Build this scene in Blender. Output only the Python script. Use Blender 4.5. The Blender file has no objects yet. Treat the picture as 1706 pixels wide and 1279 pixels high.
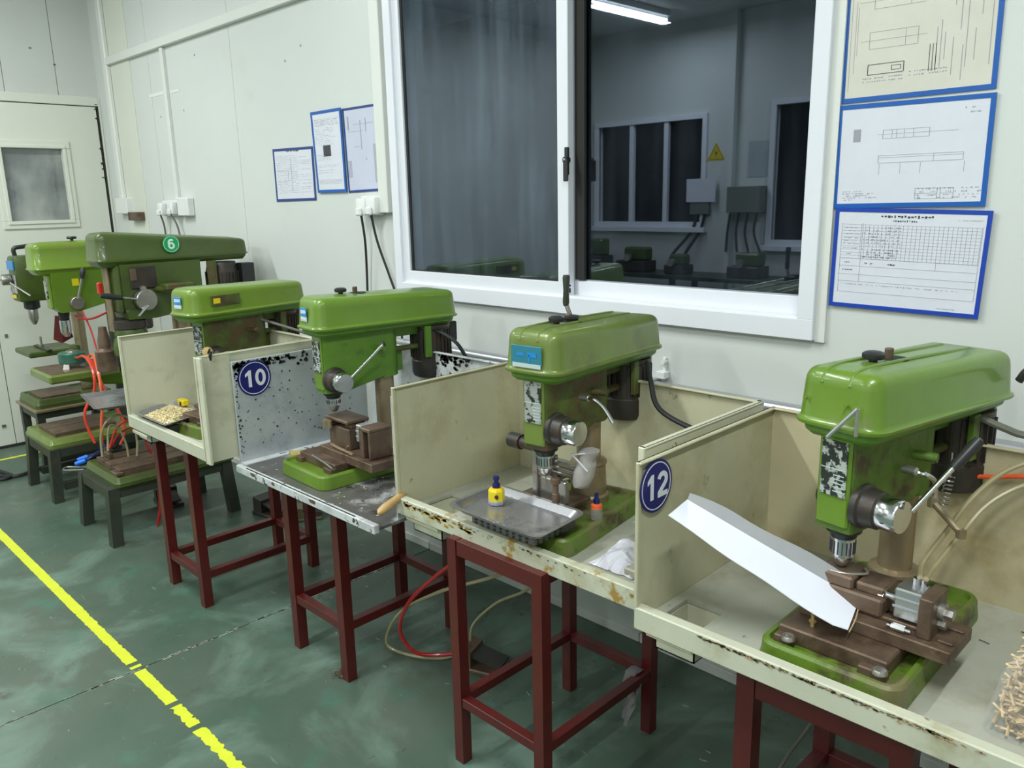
import bpy, bmesh, math, random
from mathutils import Vector, Matrix, noise
R = math.radians
PI = math.pi
rnd = random.Random(7)
scene = bpy.context.scene
COL = scene.collection

# ------------------------------------------------------------------ camera
YAW, PITCH, ROLL, LENS = R(44.72787864), R(13.08042517), R(-1.21962546), 28.2313
fw = Vector((-math.sin(YAW)*math.cos(PITCH), math.cos(YAW)*math.cos(PITCH), -math.sin(PITCH)))
rt = Vector((math.cos(YAW), math.sin(YAW), 0)); up = rt.cross(fw)
rt2 = math.cos(ROLL)*rt + math.sin(ROLL)*up
up2 = -math.sin(ROLL)*rt + math.cos(ROLL)*up
cam = bpy.data.objects.new('camera', bpy.data.cameras.new('camera'))
COL.objects.link(cam)
M = Matrix((rt2, up2, -fw)).transposed().to_4x4(); M.translation = (0, 0, 1.6)
cam.matrix_world = M
cam.data.lens = LENS; cam.data.sensor_width = 36; cam.data.sensor_fit = 'HORIZONTAL'
cam.data.clip_start = .02
scene.camera = cam

# ------------------------------------------------------------------ world, lamps, exposure
world = bpy.data.worlds.new('night'); scene.world = world; world.use_nodes = True
world.node_tree.nodes['Background'].inputs[0].default_value = (.010, .013, .020, 1)
world.node_tree.nodes['Background'].inputs[1].default_value = 1.0
CEIL = 3.35
LAMPS = [(x, y) for y in (-2.05, .35) for x in (-4.85, -2.35, .15)]
LAMP_W = 34
for lx, ly in LAMPS:
    ld = bpy.data.lights.new('tube_light', 'AREA'); ld.shape = 'RECTANGLE'; ld.size = .10; ld.size_y = 1.2
    ld.energy = LAMP_W; ld.color = (.955, 1.0, .985)
    lo = bpy.data.objects.new('tube_light', ld); COL.objects.link(lo); lo.location = (lx, ly, CEIL-.115)
vs = scene.view_settings
vs.view_transform = 'Standard'; vs.look = 'None'; vs.gamma = 1; vs.exposure = 0.45
vs.use_curve_mapping = False

# ------------------------------------------------------------------ materials
def mat(name, base, rough=.5, metal=0.0, var=.0, vscale=6, dirt=(), bump=0, bscale=60, spec=.5, coat=0, emit=None, alpha=None, stretch=(1, 1, 1)):
    """dirt: list of (colour, noise scale, lo, hi, rough or None)"""
    m = bpy.data.materials.new(name); m.use_nodes = True
    nt = m.node_tree; N = nt.nodes; L = nt.links
    b = N['Principled BSDF']
    b.inputs['Roughness'].default_value = rough; b.inputs['Metallic'].default_value = metal
    b.inputs['Specular IOR Level'].default_value = spec
    if coat: b.inputs['Coat Weight'].default_value = coat; b.inputs['Coat Roughness'].default_value = .12
    if emit: b.inputs['Emission Color'].default_value = (*emit[0], 1); b.inputs['Emission Strength'].default_value = emit[1]
    if alpha is not None: b.inputs['Alpha'].default_value = alpha
    tc = N.new('ShaderNodeTexCoord'); mp = N.new('ShaderNodeMapping'); mp.inputs['Scale'].default_value = stretch
    L.new(tc.outputs['Object'], mp.inputs[0])
    def nz(scale, detail=5, rg=.6):
        n = N.new('ShaderNodeTexNoise'); n.inputs['Scale'].default_value = scale; n.inputs['Detail'].default_value = detail
        n.inputs['Roughness'].default_value = rg; L.new(mp.outputs[0], n.inputs['Vector']); return n
    col = None
    if var:
        n = nz(vscale); mr = N.new('ShaderNodeMapRange'); mr.inputs[1].default_value = .3; mr.inputs[2].default_value = .7
        mr.inputs[3].default_value = 1-var; mr.inputs[4].default_value = 1+var; L.new(n.outputs[0], mr.inputs[0])
        hs = N.new('ShaderNodeHueSaturation'); hs.inputs['Color'].default_value = (*base, 1); L.new(mr.outputs[0], hs.inputs['Value'])
        col = hs.outputs[0]
    rsock = None
    for d in dirt:
        c, sc, lo, hi = d[:4]
        n = nz(sc, 8, .65); cr = N.new('ShaderNodeMapRange'); cr.inputs[1].default_value = lo; cr.inputs[2].default_value = hi
        L.new(n.outputs[0], cr.inputs[0])
        mx = N.new('ShaderNodeMix'); mx.data_type = 'RGBA'; L.new(cr.outputs[0], mx.inputs[0])
        if col: L.new(col, mx.inputs[6])
        else: mx.inputs[6].default_value = (*base, 1)
        mx.inputs[7].default_value = (*c, 1); col = mx.outputs[2]
        if len(d) > 4:
            mr = N.new('ShaderNodeMix'); L.new(cr.outputs[0], mr.inputs[0])
            if rsock: L.new(rsock, mr.inputs[2])
            else: mr.inputs[2].default_value = rough
            mr.inputs[3].default_value = d[4]; rsock = mr.outputs[0]
    if col: L.new(col, b.inputs['Base Color'])
    else: b.inputs['Base Color'].default_value = (*base, 1)
    if rsock: L.new(rsock, b.inputs['Roughness'])
    if bump:
        n = nz(bscale); bp = N.new('ShaderNodeBump'); bp.inputs['Strength'].default_value = bump; bp.inputs['Distance'].default_value = .004
        L.new(n.outputs[0], bp.inputs['Height']); L.new(bp.outputs[0], b.inputs['Normal'])
    return m

GREEN = (.128, .232, .020); OIL = (.055, .042, .018); RUST = (.13, .065, .028)
mt = {}
mt['green'] = mat('green_enamel', GREEN, .32, var=.10, vscale=5, dirt=[((.17, .22, .06), 9, .60, .72)], coat=.35, bump=.12, bscale=35)
mt['green_old'] = mat('aged_green_enamel', (.145, .205, .038), .34, var=.12, vscale=5, dirt=[((.10, .11, .03), 7, .52, .75)], coat=.3, bump=.12, bscale=35)
mt['green_dark'] = mat('dark_green_enamel', (.056, .092, .012), .40, var=.15, vscale=5, dirt=[((.05, .05, .02), 6, .5, .75)], coat=.2, bump=.1, bscale=35)
mt['green_lime'] = mat('lime_green_enamel', (.145, .238, .020), .33, var=.08, vscale=5, dirt=[((.20, .20, .06), 8, .62, .75)], coat=.3, bump=.1, bscale=35)
mt['cast'] = mat('oily_green_casting', (.085, .165, .018), .42, var=.18, vscale=9, dirt=[(OIL, 11, .50, .64, .5), (RUST, 24, .60, .70, .7)], bump=.35, bscale=70)
mt['cast_clean'] = mat('green_casting', (.10, .22, .02), .38, var=.12, vscale=9, dirt=[(OIL, 8, .60, .72, .5)], bump=.3, bscale=70)
mt['cast_dirty'] = mat('very_oily_casting', (.085, .12, .02), .45, var=.2, vscale=8, dirt=[(OIL, 7, .42, .58, .5), (RUST, 14, .52, .66, .7)], bump=.4, bscale=70)
mt['green_base'] = mat('oily_green_base', (.105, .185, .018), .38, var=.15, vscale=9, dirt=[((.17, .16, .07), 7, .50, .62), (OIL, 10, .56, .68, .5), (RUST, 20, .64, .74, .7)], bump=.3, bscale=70)
mt['steel_brown'] = mat('rusty_brown_steel', (.155, .105, .072), .48, .35, var=.22, vscale=14, dirt=[((.075, .045, .028), 10, .50, .68), ((.30, .22, .16), 30, .66, .78)], bump=.3, bscale=90)
mt['steel_col'] = mat('ground_steel_column', (.34, .27, .17), .36, .55, var=.15, vscale=8, dirt=[((.16, .10, .05), 9, .52, .70, .5)])
mt['steel'] = mat('bare_steel', (.42, .40, .37), .32, .85, var=.1, vscale=20, dirt=[((.20, .16, .12), 22, .58, .72, .5)])
mt['chrome'] = mat('polished_steel', (.68, .68, .70), .16, 1.0)
mt['galv'] = mat('galvanised_sheet', (.50, .54, .55), .40, .15, var=.12, vscale=5, dirt=[((.34, .38, .41), 5, .45, .65), ((.10, .10, .10), 34, .66, .72)])
mt['tray_steel'] = mat('pressed_steel_tray', (.40, .40, .42), .27, .75, var=.10, vscale=9, dirt=[((.20, .19, .18), 12, .55, .70, .42)])
mt['motor'] = mat('oily_dark_motor', (.030, .026, .022), .42, var=.2, vscale=10, dirt=[((.060, .035, .022), 9, .5, .66)], bump=.2)
mt['black'] = mat('black_plastic', (.020, .021, .022), .42)
mt['rubber'] = mat('black_rubber', (.016, .017, .017), .55)
mt['cream'] = mat('cream_sheet_paint', (.58, .575, .435), .42, var=.07, vscale=4, dirt=[((.36, .34, .20), 5, .55, .78), ((.20, .14, .06), 20, .68, .76)], bump=.05)
mt['cream_dirty'] = mat('grimy_cream_paint', (.52, .50, .345), .40, var=.08, vscale=4, dirt=[((.30, .24, .11), 3.6, .50, .80), ((.16, .12, .07), 16, .64, .74)], bump=.08)
mt['cream_back'] = mat('tan_cream_paint', (.50, .45, .29), .44, var=.08, vscale=4, dirt=[((.36, .28, .14), 5, .50, .72), ((.13, .09, .04), 24, .67, .74)], bump=.05)
mt['tray_floor'] = mat('grey_cream_floor', (.42, .43, .36), .42, var=.08, vscale=5, dirt=[((.27, .25, .18), 5, .50, .72), ((.12, .09, .06), 30, .67, .74)], bump=.05)
mt['rim'] = mat('cream_rim_chipped', (.54, .55, .43), .40, var=.06, vscale=6, dirt=[((.38, .36, .22), 9, .56, .74), ((.23, .15, .06), 26, .645, .69, .8)])
mt['rim_worn'] = mat('cream_rim_rubbed', (.54, .55, .43), .40, var=.06, vscale=6, dirt=[((.38, .36, .22), 9, .5, .70), ((.35, .22, .045), 15, .55, .62, .7), ((.10, .07, .03), 30, .64, .70, .8)])
mt['peeled'] = mat('peeled_white_paint', (.58, .61, .62), .40, var=.08, vscale=6, dirt=[((.34, .34, .34), 7, .50, .66), ((.030, .027, .025), 22, .60, .64, .6)], bump=.1)
mt['table_top'] = mat('worn_steel_top', (.16, .155, .15), .32, .4, var=.2, vscale=6, dirt=[((.52, .53, .53), 6, .54, .64, .5), ((.04, .035, .03), 18, .58, .66)], bump=.1)
mt['maroon'] = mat('maroon_paint', (.088, .010, .009), .30, var=.15, vscale=8, dirt=[((.028, .014, .011), 8, .58, .74)], bump=.08)
mt['stool'] = mat('dark_green_black_paint', (.035, .042, .030), .42, var=.2, vscale=8, dirt=[((.07, .06, .04), 10, .58, .72)], bump=.1)
mt['wall'] = mat('white_wall_panel', (.66, .69, .665), .46, var=.02, vscale=1.5, dirt=[((.60, .62, .58), 2.0, .60, .80)])
mt['wall_l'] = mat('white_partition_panel', (.62, .64, .61), .50, var=.03, vscale=1.5)
mt['door'] = mat('ivory_door_paint', (.70, .72, .64), .42, var=.02, vscale=2)
mt['trim'] = mat('white_plastic_trim', (.74, .755, .72), .40, var=.02, vscale=4)
mt['upvc'] = mat('white_window_profile', (.78, .80, .86), .28, var=.01, vscale=4)
mt['ceiling'] = mat('white_ceiling', (.62, .64, .63), .6, var=.02)
mt['foam'] = mat('dark_sealant', (.02, .02, .018), .8)
mt['gapgrey'] = mat('dark_grey_matt', (.10, .105, .10), .7)  # plain dark grey: panel seams, window track, perforated box, walls beyond the room
mt['white_pl'] = mat('white_plastic', (.78, .80, .79), .32)
mt['paper'] = mat('paper_sheet', (.70, .72, .80), .38, var=.03, vscale=9, coat=.25)
mt['paper_old'] = mat('yellowed_paper', (.66, .64, .56), .40, var=.04, vscale=9, coat=.2)
mt['paper_lilac'] = mat('pale_lilac_paper', (.58, .60, .74), .36, var=.03, vscale=9, coat=.25)
mt['blue_frame'] = mat('blue_plastic_frame', (.004, .10, .42), .36)
mt['blue_frame2'] = mat('deep_blue_plastic_frame', (.006, .050, .40), .36)
mt['blue_frame3'] = mat('navy_plastic_frame', (.012, .045, .22), .40)
mt['ink'] = mat('grey_print', (.33, .34, .39), .5)
mt['ink_d'] = mat('dark_print', (.045, .045, .06), .5)
mt['disc'] = mat('blue_disc_enamel', (.012, .014, .145), .30)
mt['disc_g'] = mat('green_disc_enamel', (.003, .36, .12), .35)
mt['disc_w'] = mat('white_disc_print', (.72, .74, .82), .35)
mt['disc_wg'] = mat('white_green_disc_print', (.70, .85, .74), .35)
mt['st_blue'] = mat('blue_sticker', (.02, .24, .60), .32)
mt['st_teal'] = mat('teal_sticker', (.035, .20, .28), .32)
mt['st_white'] = mat('pale_sticker', (.50, .60, .58), .32)
mt['yellow'] = mat('yellow_plastic', (.80, .62, .01), .35)
mt['yellow_tape'] = mat('yellow_floor_paint', (.68, .74, .035), .45, var=.06, vscale=14)
mt['plate_k'] = mat('black_name_plate', (.025, .03, .025), .35, dirt=[((.42, .45, .42), 55, .50, .54)])
mt['plate_w'] = mat('worn_name_plate', (.50, .52, .50), .30, .4, dirt=[((.05, .05, .04), 38, .52, .56)])
mt['red'] = mat('red_plastic', (.55, .022, .012), .35)
mt['red_hose'] = mat('red_air_hose', (.72, .050, .022), .30, coat=.3)
mt['orange_hose'] = mat('orange_air_hose', (.85, .13, .035), .30, coat=.3)
mt['dkred_hose'] = mat('dark_red_hose', (.42, .012, .014), .32, coat=.3)
mt['beige_hose'] = mat('clear_beige_hose', (.36, .31, .17), .28, coat=.3)
mt['cable_g'] = mat('grey_cable', (.15, .15, .12), .5)
mt['blue_pl'] = mat('blue_plastic', (.01, .06, .45), .35)
mt['bright_blue'] = mat('bright_blue_fitting', (.005, .16, .75), .35)
mt['navy'] = mat('navy_cap', (.008, .012, .10), .35)
mt['wood'] = mat('pale_wood', (.52, .34, .14), .45, var=.12, vscale=18)
mt['bristle'] = mat('yellow_bristle', (.46, .38, .14), .75, var=.2, vscale=60)
mt['brass'] = mat('brass_chips', (.62, .46, .20), .35, .45, var=.25, vscale=70)
mt['brass2'] = mat('pale_brass_chips', (.92, .80, .48), .35, .2, var=.35, vscale=150, dirt=[((.24, .16, .06), 210, .58, .66)])
mt['stick'] = mat('pale_wooden_sticks', (.66, .50, .27), .6, var=.2, vscale=40)
mt['film'] = mat('clear_plastic_film', (.66, .68, .72), .14, spec=.6, alpha=.16)
mt['film_w'] = mat('white_plastic_film', (.66, .66, .74), .28, alpha=.86, bump=.3, bscale=40)
mt['cloth'] = mat('greasy_white_wrap', (.46, .43, .41), .6, var=.12, vscale=20, bump=.4, bscale=40)
mt['rag'] = mat('grey_rag', (.16, .15, .15), .8, var=.2, vscale=20)
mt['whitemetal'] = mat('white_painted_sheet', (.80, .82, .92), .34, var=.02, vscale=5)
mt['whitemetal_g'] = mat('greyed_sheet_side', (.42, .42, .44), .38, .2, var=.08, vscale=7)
mt['rustedge'] = mat('rusty_edge', (.42, .30, .18), .6, var=.2, vscale=30)
mt['alu'] = mat('aluminium', (.62, .62, .64), .26, .9)
mt['pipe'] = mat('grey_metal_pipe', (.46, .47, .50), .34, .7)
mt['vise_green'] = mat('teal_green_vise', (.035, .13, .085), .38, var=.12, vscale=20, dirt=[((.2, .2, .17), 30, .62, .7)])
mt['window_dark'] = mat('night_window_dark', (.012, .014, .018), .12)
mt['box_grey'] = mat('grey_green_cabinet', (.16, .18, .15), .5)
mt['sign'] = mat('warning_yellow', (.75, .58, .02), .4)
mt['tube'] = mat('lit_tube', (.9, .9, .9), .4, emit=((.93, 1.0, .97), 9.0))
mt['housing'] = mat('lamp_housing', (.75, .75, .75), .4)

def floor_material():
    m = bpy.data.materials.new('green_epoxy_floor'); m.use_nodes = True
    nt = m.node_tree; N = nt.nodes; L = nt.links; b = N['Principled BSDF']
    tc = N.new('ShaderNodeTexCoord')
    def nz(scale, det, vec=None, rg=.6, dist=0):
        n = N.new('ShaderNodeTexNoise'); n.inputs['Scale'].default_value = scale; n.inputs['Detail'].default_value = det
        n.inputs['Roughness'].default_value = rg; n.inputs['Distortion'].default_value = dist
        L.new(vec or tc.outputs['Object'], n.inputs['Vector']); return n.outputs[0]
    def rng(s, lo, hi, a=0, c=1):
        r = N.new('ShaderNodeMapRange'); r.inputs[1].default_value = lo; r.inputs[2].default_value = hi
        r.inputs[3].default_value = a; r.inputs[4].default_value = c; L.new(s, r.inputs[0]); return r.outputs[0]
    def mix(f, a, c):
        x = N.new('ShaderNodeMix'); x.data_type = 'RGBA'; L.new(f, x.inputs[0])
        if isinstance(a, tuple): x.inputs[6].default_value = (*a, 1)
        else: L.new(a, x.inputs[6])
        x.inputs[7].default_value = (*c, 1); return x.outputs[2]
    c = mix(rng(nz(1.1, 6), .40, .62), (.064, .112, .080), (.098, .128, .096))
    c = mix(rng(nz(2.3, 7, dist=.6), .50, .66), c, (.150, .228, .182))
    c = mix(rng(nz(5.5, 8), .56, .72), c, (.070, .165, .122))
    c = mix(rng(nz(9, 8), .62, .74), c, (.075, .085, .065))
    mp = N.new('ShaderNodeMapping'); mp.inputs['Scale'].default_value = (1.2, 9, 1); mp.inputs['Rotation'].default_value = (0, 0, .5)
    L.new(tc.outputs['Object'], mp.inputs[0])
    c = mix(rng(nz(7, 8, mp.outputs[0]), .66, .74, 0, .5), c, (.30, .34, .29))
    c = mix(rng(nz(120, 2), .74, .78, 0, .8), c, (.45, .47, .42))
    L.new(c, b.inputs['Base Color'])
    L.new(rng(nz(4, 6), .35, .7, .26, .52), b.inputs['Roughness'])
    bp = N.new('ShaderNodeBump'); bp.inputs['Strength'].default_value = .12; bp.inputs['Distance'].default_value = .01
    L.new(nz(6, 6), bp.inputs['Height']); L.new(bp.outputs[0], b.inputs['Normal'])
    return m
mt['floor'] = floor_material()

def glass_material(name, haze, tint=(.78, .87, 1.0), refl=.115, dcol=(.42, .52, .62)):
    m = bpy.data.materials.new(name); m.use_nodes = True
    nt = m.node_tree; N = nt.nodes; L = nt.links; N.remove(N['Principled BSDF']); out = N['Material Output']
    tr = N.new('ShaderNodeBsdfTransparent'); tr.inputs[0].default_value = (.55, .60, .68, 1)
    gl = N.new('ShaderNodeBsdfGlossy'); gl.inputs[0].default_value = (*tint, 1); gl.inputs['Roughness'].default_value = .012
    lw = N.new('ShaderNodeLayerWeight'); lw.inputs[0].default_value = .5
    p = N.new('ShaderNodeMath'); p.operation = 'POWER'; L.new(lw.outputs['Facing'], p.inputs[0]); p.inputs[1].default_value = 4
    ma = N.new('ShaderNodeMath'); ma.operation = 'MULTIPLY_ADD'; L.new(p.outputs[0], ma.inputs[0]); ma.inputs[1].default_value = .9; ma.inputs[2].default_value = refl
    mx = N.new('ShaderNodeMixShader'); L.new(ma.outputs[0], mx.inputs[0]); L.new(tr.outputs[0], mx.inputs[1]); L.new(gl.outputs[0], mx.inputs[2])
    df = N.new('ShaderNodeBsdfDiffuse'); df.inputs[0].default_value = (*dcol, 1)
    tc = N.new('ShaderNodeTexCoord')
    mp = N.new('ShaderNodeMapping'); mp.inputs['Scale'].default_value = (7, 1, .55); L.new(tc.outputs['Object'], mp.inputs[0])
    n1 = N.new('ShaderNodeTexNoise'); n1.inputs['Scale'].default_value = 2.6; n1.inputs['Detail'].default_value = 9; n1.inputs['Distortion'].default_value = .4; L.new(mp.outputs[0], n1.inputs['Vector'])
    n2 = N.new('ShaderNodeTexNoise'); n2.inputs['Scale'].default_value = 2.2; n2.inputs['Detail'].default_value = 5; L.new(tc.outputs['Object'], n2.inputs['Vector'])
    a = N.new('ShaderNodeMath'); a.operation = 'MULTIPLY'; L.new(n1.outputs[0], a.inputs[0]); L.new(n2.outputs[0], a.inputs[1])
    r = N.new('ShaderNodeMapRange'); r.inputs[1].default_value = .18; r.inputs[2].default_value = .42; r.inputs[3].default_value = haze*.25; r.inputs[4].default_value = haze*1.9; L.new(a.outputs[0], r.inputs[0])
    mx2 = N.new('ShaderNodeMixShader'); L.new(r.outputs[0], mx2.inputs[0]); L.new(mx.outputs[0], mx2.inputs[1]); L.new(df.outputs[0], mx2.inputs[2])
    L.new(mx2.outputs[0], out.inputs[0])
    return m
mt['glass_hazy'] = glass_material('hazy_window_glass', .055)
mt['glass_clear'] = glass_material('window_glass', .012)
mt['glass_door'] = glass_material('door_glass', .50, (1, 1, 1), .10, (.50, .53, .50))

# ------------------------------------------------------------------ mesh builder
def catmull(pts, n=6):
    P = [Vector(p) for p in pts]
    if len(P) < 3 or n < 2: return P
    Q = [P[0]*2-P[1]] + P + [P[-1]*2-P[-2]]; out = []
    for i in range(1, len(Q)-2):
        for k in range(n):
            t = k/n; a, b, c, d = Q[i-1:i+3]
            out.append(.5*((2*b)+(c-a)*t+(2*a-5*b+4*c-d)*t*t+(3*b-a-3*c+d)*t**3))
    out.append(P[-1]); return out

def rrect(x0, x1, y0, y1, r, n=4, taper=0):
    """rounded rectangle in plan, counter-clockwise; taper narrows the y0 end by that amount per side"""
    pts = []
    cs = [(x1-r, y0+r, -90, -taper), (x1-r, y1-r, 0, 0), (x0+r, y1-r, 90, 0), (x0+r, y0+r, 180, taper)]
    for cx, cy, a0, tx in cs:
        for k in range(n+1):
            a = R(a0+90*k/n); pts.append((cx+tx+r*math.cos(a), cy+r*math.sin(a)))
    return pts

class MB:
    def __init__(s): s.bm = bmesh.new()
    def _new(s, geo_fn): return geo_fn()
    def faces(s, vs, fs, M=None):
        V = [s.bm.verts.new(M @ Vector(v) if M else Vector(v)) for v in vs]
        for f in fs:
            try: s.bm.faces.new([V[i] for i in f])
            except ValueError: pass
        return V
    def box(s, x0, x1, y0, y1, z0, z1, bev=0, M=None, seg=1):
        t = bmesh.new()
        bmesh.ops.create_cube(t, size=1)
        for v in t.verts:
            v.co = Vector(((x0+x1)/2+v.co.x*(x1-x0), (y0+y1)/2+v.co.y*(y1-y0), (z0+z1)/2+v.co.z*(z1-z0)))
        if bev: bmesh.ops.bevel(t, geom=t.edges[:], offset=bev, segments=seg, profile=.5, affect='EDGES')
        s.merge(t, M); return s
    def merge(s, t, M=None):
        t.verts.index_update(); mp = {}
        for v in t.verts: mp[v] = s.bm.verts.new(M @ v.co if M else v.co)
        for f in t.faces:
            try: s.bm.faces.new([mp[v] for v in f.verts])
            except ValueError: pass
        t.free()
    def loft(s, rings, cap0=True, cap1=True, closed=True):
        Rg = [[s.bm.verts.new(Vector(p)) for p in r] for r in rings]
        n = len(Rg[0])
        for a, b in zip(Rg, Rg[1:]):
            for i in range(n if closed else n-1):
                j = (i+1) % n
                try: s.bm.faces.new((a[i], a[j], b[j], b[i]))
                except ValueError: pass
        if cap0: s.bm.faces.new(list(reversed(Rg[0])))
        if cap1: s.bm.faces.new(Rg[-1])
        return s
    def frame(s, p, q):
        d = (Vector(q)-Vector(p)).normalized()
        a = Vector((0, 0, 1)) if abs(d.z) < .9 else Vector((1, 0, 0))
        u = d.cross(a).normalized(); return u, d.cross(u).normalized(), d
    def cyl(s, p, q, r, r2=None, seg=16, cap=True):
        p, q = Vector(p), Vector(q); u, w, d = s.frame(p, q); r2 = r if r2 is None else r2
        rings = []
        for c, rr in ((p, r), (q, r2)):
            rings.append([c+(u*math.cos(2*PI*k/seg)+w*math.sin(2*PI*k/seg))*rr for k in range(seg)])
        s.loft(rings, cap, cap); return s
    def lathe(s, prof, p, d=(0, 0, 1), seg=20):
        """prof: (radius, distance along d)"""
        p = Vector(p); u, w, d = s.frame(p, p+Vector(d)); rings = []
        for r, h in prof:
            rings.append([p+d*h+(u*math.cos(2*PI*k/seg)+w*math.sin(2*PI*k/seg))*max(r, .0002) for k in range(seg)])
        s.loft(rings); return s
    def tube(s, pts, r, seg=8, n=6):
        P = catmull(pts, n); rings = []; pu = None
        for i, c in enumerate(P):
            d = (P[min(i+1, len(P)-1)]-P[max(i-1, 0)]).normalized()
            if pu is None:
                a = Vector((0, 0, 1)) if abs(d.z) < .9 else Vector((1, 0, 0)); u = d.cross(a).normalized()
            else: u = (pu-d*pu.dot(d)).normalized()
            pu = u; w = d.cross(u)
            rings.append([c+(u*math.cos(2*PI*k/seg)+w*math.sin(2*PI*k/seg))*r for k in range(seg)])
        s.loft(rings); return s
    def prism(s, pts, a0, a1, axis='x'):
        f = {'x': lambda a, p: (a, p[0], p[1]), 'y': lambda a, p: (p[0], a, p[1]), 'z': lambda a, p: (p[0], p[1], a)}[axis]
        s.loft([[f(a0, p) for p in pts], [f(a1, p) for p in pts]]); return s
    def hull(s, pts):
        t = bmesh.new()
        for p in pts: t.verts.new(p)
        g = bmesh.ops.convex_hull(t, input=t.verts[:])
        bmesh.ops.delete(t, geom=[v for v in t.verts if not v.link_faces], context='VERTS')
        s.merge(t); return s
    def plate(s, outer, holes, z0, z1):
        """axis aligned rectangle with rectangular holes, made of boxes. outer=(x0,x1,y0,y1)"""
        xs = sorted({outer[0], outer[1], *[h[0] for h in holes], *[h[1] for h in holes]})
        ys = sorted({outer[2], outer[3], *[h[2] for h in holes], *[h[3] for h in holes]})
        for a, b in zip(xs, xs[1:]):
            for c, d in zip(ys, ys[1:]):
                mx, my = (a+b)/2, (c+d)/2
                if any(h[0] < mx < h[1] and h[2] < my < h[3] for h in holes): continue
                s.box(a, b, c, d, z0, z1)
        return s
    def build(s, name, material, parent=None, smooth=35, label=None, kind=None, world=True, recalc=True):
        bm = s.bm
        if recalc: bmesh.ops.recalc_face_normals(bm, faces=bm.faces[:])
        if parent is not None and world:
            Mi = WORLD[parent.name].inverted()
            for v in bm.verts: v.co = Mi @ v.co
        me = bpy.data.meshes.new(name); bm.to_mesh(me); bm.free()
        mlist = material if isinstance(material, (list, tuple)) else [material]
        for m in mlist: me.materials.append(mt[m])
        if smooth:
            me.polygons.foreach_set('use_smooth', [True]*len(me.polygons))
            me.set_sharp_from_angle(angle=R(smooth))
        o = bpy.data.objects.new(name, me); COL.objects.link(o)
        if parent is not None:
            o.parent = parent; WORLD[o.name] = WORLD[parent.name].copy()
        else: WORLD[o.name] = Matrix.Identity(4)
        if label: o['label'] = label
        if kind: o['kind'] = kind
        return o
WORLD = {}
def thing(name, label, cat, loc=(0, 0, 0), rz=0, group=None, kind=None):
    o = bpy.data.objects.new(name, None); COL.objects.link(o)
    o.empty_display_size = .05
    o.location = loc; o.rotation_euler = (0, 0, rz)
    WORLD[o.name] = Matrix.Translation(loc) @ Matrix.Rotation(rz, 4, 'Z')
    if label: o['label'] = label
    if cat: o['category'] = cat
    if group: o['group'] = group
    if kind: o['kind'] = kind
    return o
def setobj(o, loc):
    """move the origin of a one-mesh thing to its base"""
    T = Matrix.Translation(-Vector(loc)); o.data.transform(T); o.location = loc; WORLD[o.name] = Matrix.Translation(loc)
def single(name, mb, material, label, cat, loc, group=None, smooth=35, kind=None):
    o = mb.build(name, material, None, smooth); setobj(o, loc)
    o['label'] = label; o['category'] = cat
    if group: o['group'] = group
    if kind: o['kind'] = kind
    return o
def struct(name, mb, material, smooth=35):
    o = mb.build(name, material, None, smooth); o['kind'] = 'structure'; return o
def text_mesh(s, size, bold=.0, thick=.001):
    c = bpy.data.curves.new('t', 'FONT'); c.body = s; c.size = size; c.align_x = 'CENTER'; c.align_y = 'CENTER'
    c.offset = bold; c.extrude = thick; c.resolution_u = 4
    o = bpy.data.objects.new('t', c); COL.objects.link(o)
    dg = bpy.context.evaluated_depsgraph_get(); dg.update()
    me = bpy.data.meshes.new_from_object(o.evaluated_get(dg))
    bpy.data.objects.remove(o); t = bmesh.new(); t.from_mesh(me); bpy.data.meshes.remove(me); return t
def basis(o, ex, ey, ez=None):
    ex = Vector(ex).normalized(); ey = Vector(ey).normalized(); ez = ex.cross(ey)
    m = Matrix((ex, ey, ez)).transposed().to_4x4(); m.translation = o; return m
# ================================================================== SETTING
WY = 2.211      # inner face of the window wall
LX = -6.19      # inner face of the door wall
FY = -3.18      # opposite wall
RX = 2.6
# floor: two slabs with a recessed joint
fl = thing('floor', None, None, (-2, 0, 0), kind='structure')
for x0, x1 in ((LX-.1, -2.751), (-2.746, RX+.1)):
    MB().box(x0, x1, FY-.1, WY+.12, -.10, 0).build('floor_slab', 'floor', fl)
MB().box(-2.752, -2.745, FY-.1, WY+.1, -.10, -.003).build('joint_filler', 'ink_d', fl)

wb = thing('wall_back', None, None, (-2, WY, 0), kind='structure')
WX0, WX1, WZ0, WZ1 = -2.84, -1.01, 1.225, 2.47
for x0, x1 in ((LX-.1, -5.302), (-5.299, -4.243)):
    MB().box(x0, x1, WY, WY+.10, 0, CEIL+.1).build('wall_panel', 'wall', wb)
MB().box(-4.240, WX0, WY, WY+.10, 0, CEIL+.1).build('wall_panel', 'wall', wb)
MB().box(WX0, -1.552, WY, WY+.10, 0, WZ0).build('wall_panel', 'wall', wb)
MB().box(-1.549, WX1, WY, WY+.10, 0, WZ0).build('wall_panel', 'wall', wb)
MB().box(WX0, WX1, WY, WY+.10, WZ1, CEIL+.1).build('wall_panel', 'wall', wb)
MB().box(WX1, RX+.1, WY, WY+.10, 0, CEIL+.1).build('wall_panel', 'wall', wb)
mb = MB()
for x in (-5.3005, -4.2415): mb.box(x-.002, x+.002, WY+.006, WY+.02, 0, CEIL)
mb.box(-1.5525, -1.5485, WY+.006, WY+.02, 0, WZ0-.01)
mb.build('seam_strip', 'gapgrey', wb)
mb = MB()
for x, z in ((-3.55, 2.32), (-5.20, 2.13), (-4.87, 2.14), (-4.66, 2.42), (-3.70, 2.27)):
    mb.cyl((x, WY-.002, z), (x, WY+.01, z), .006, seg=8)
mb.build('screw_hole_plug', 'ink', wb)
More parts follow.
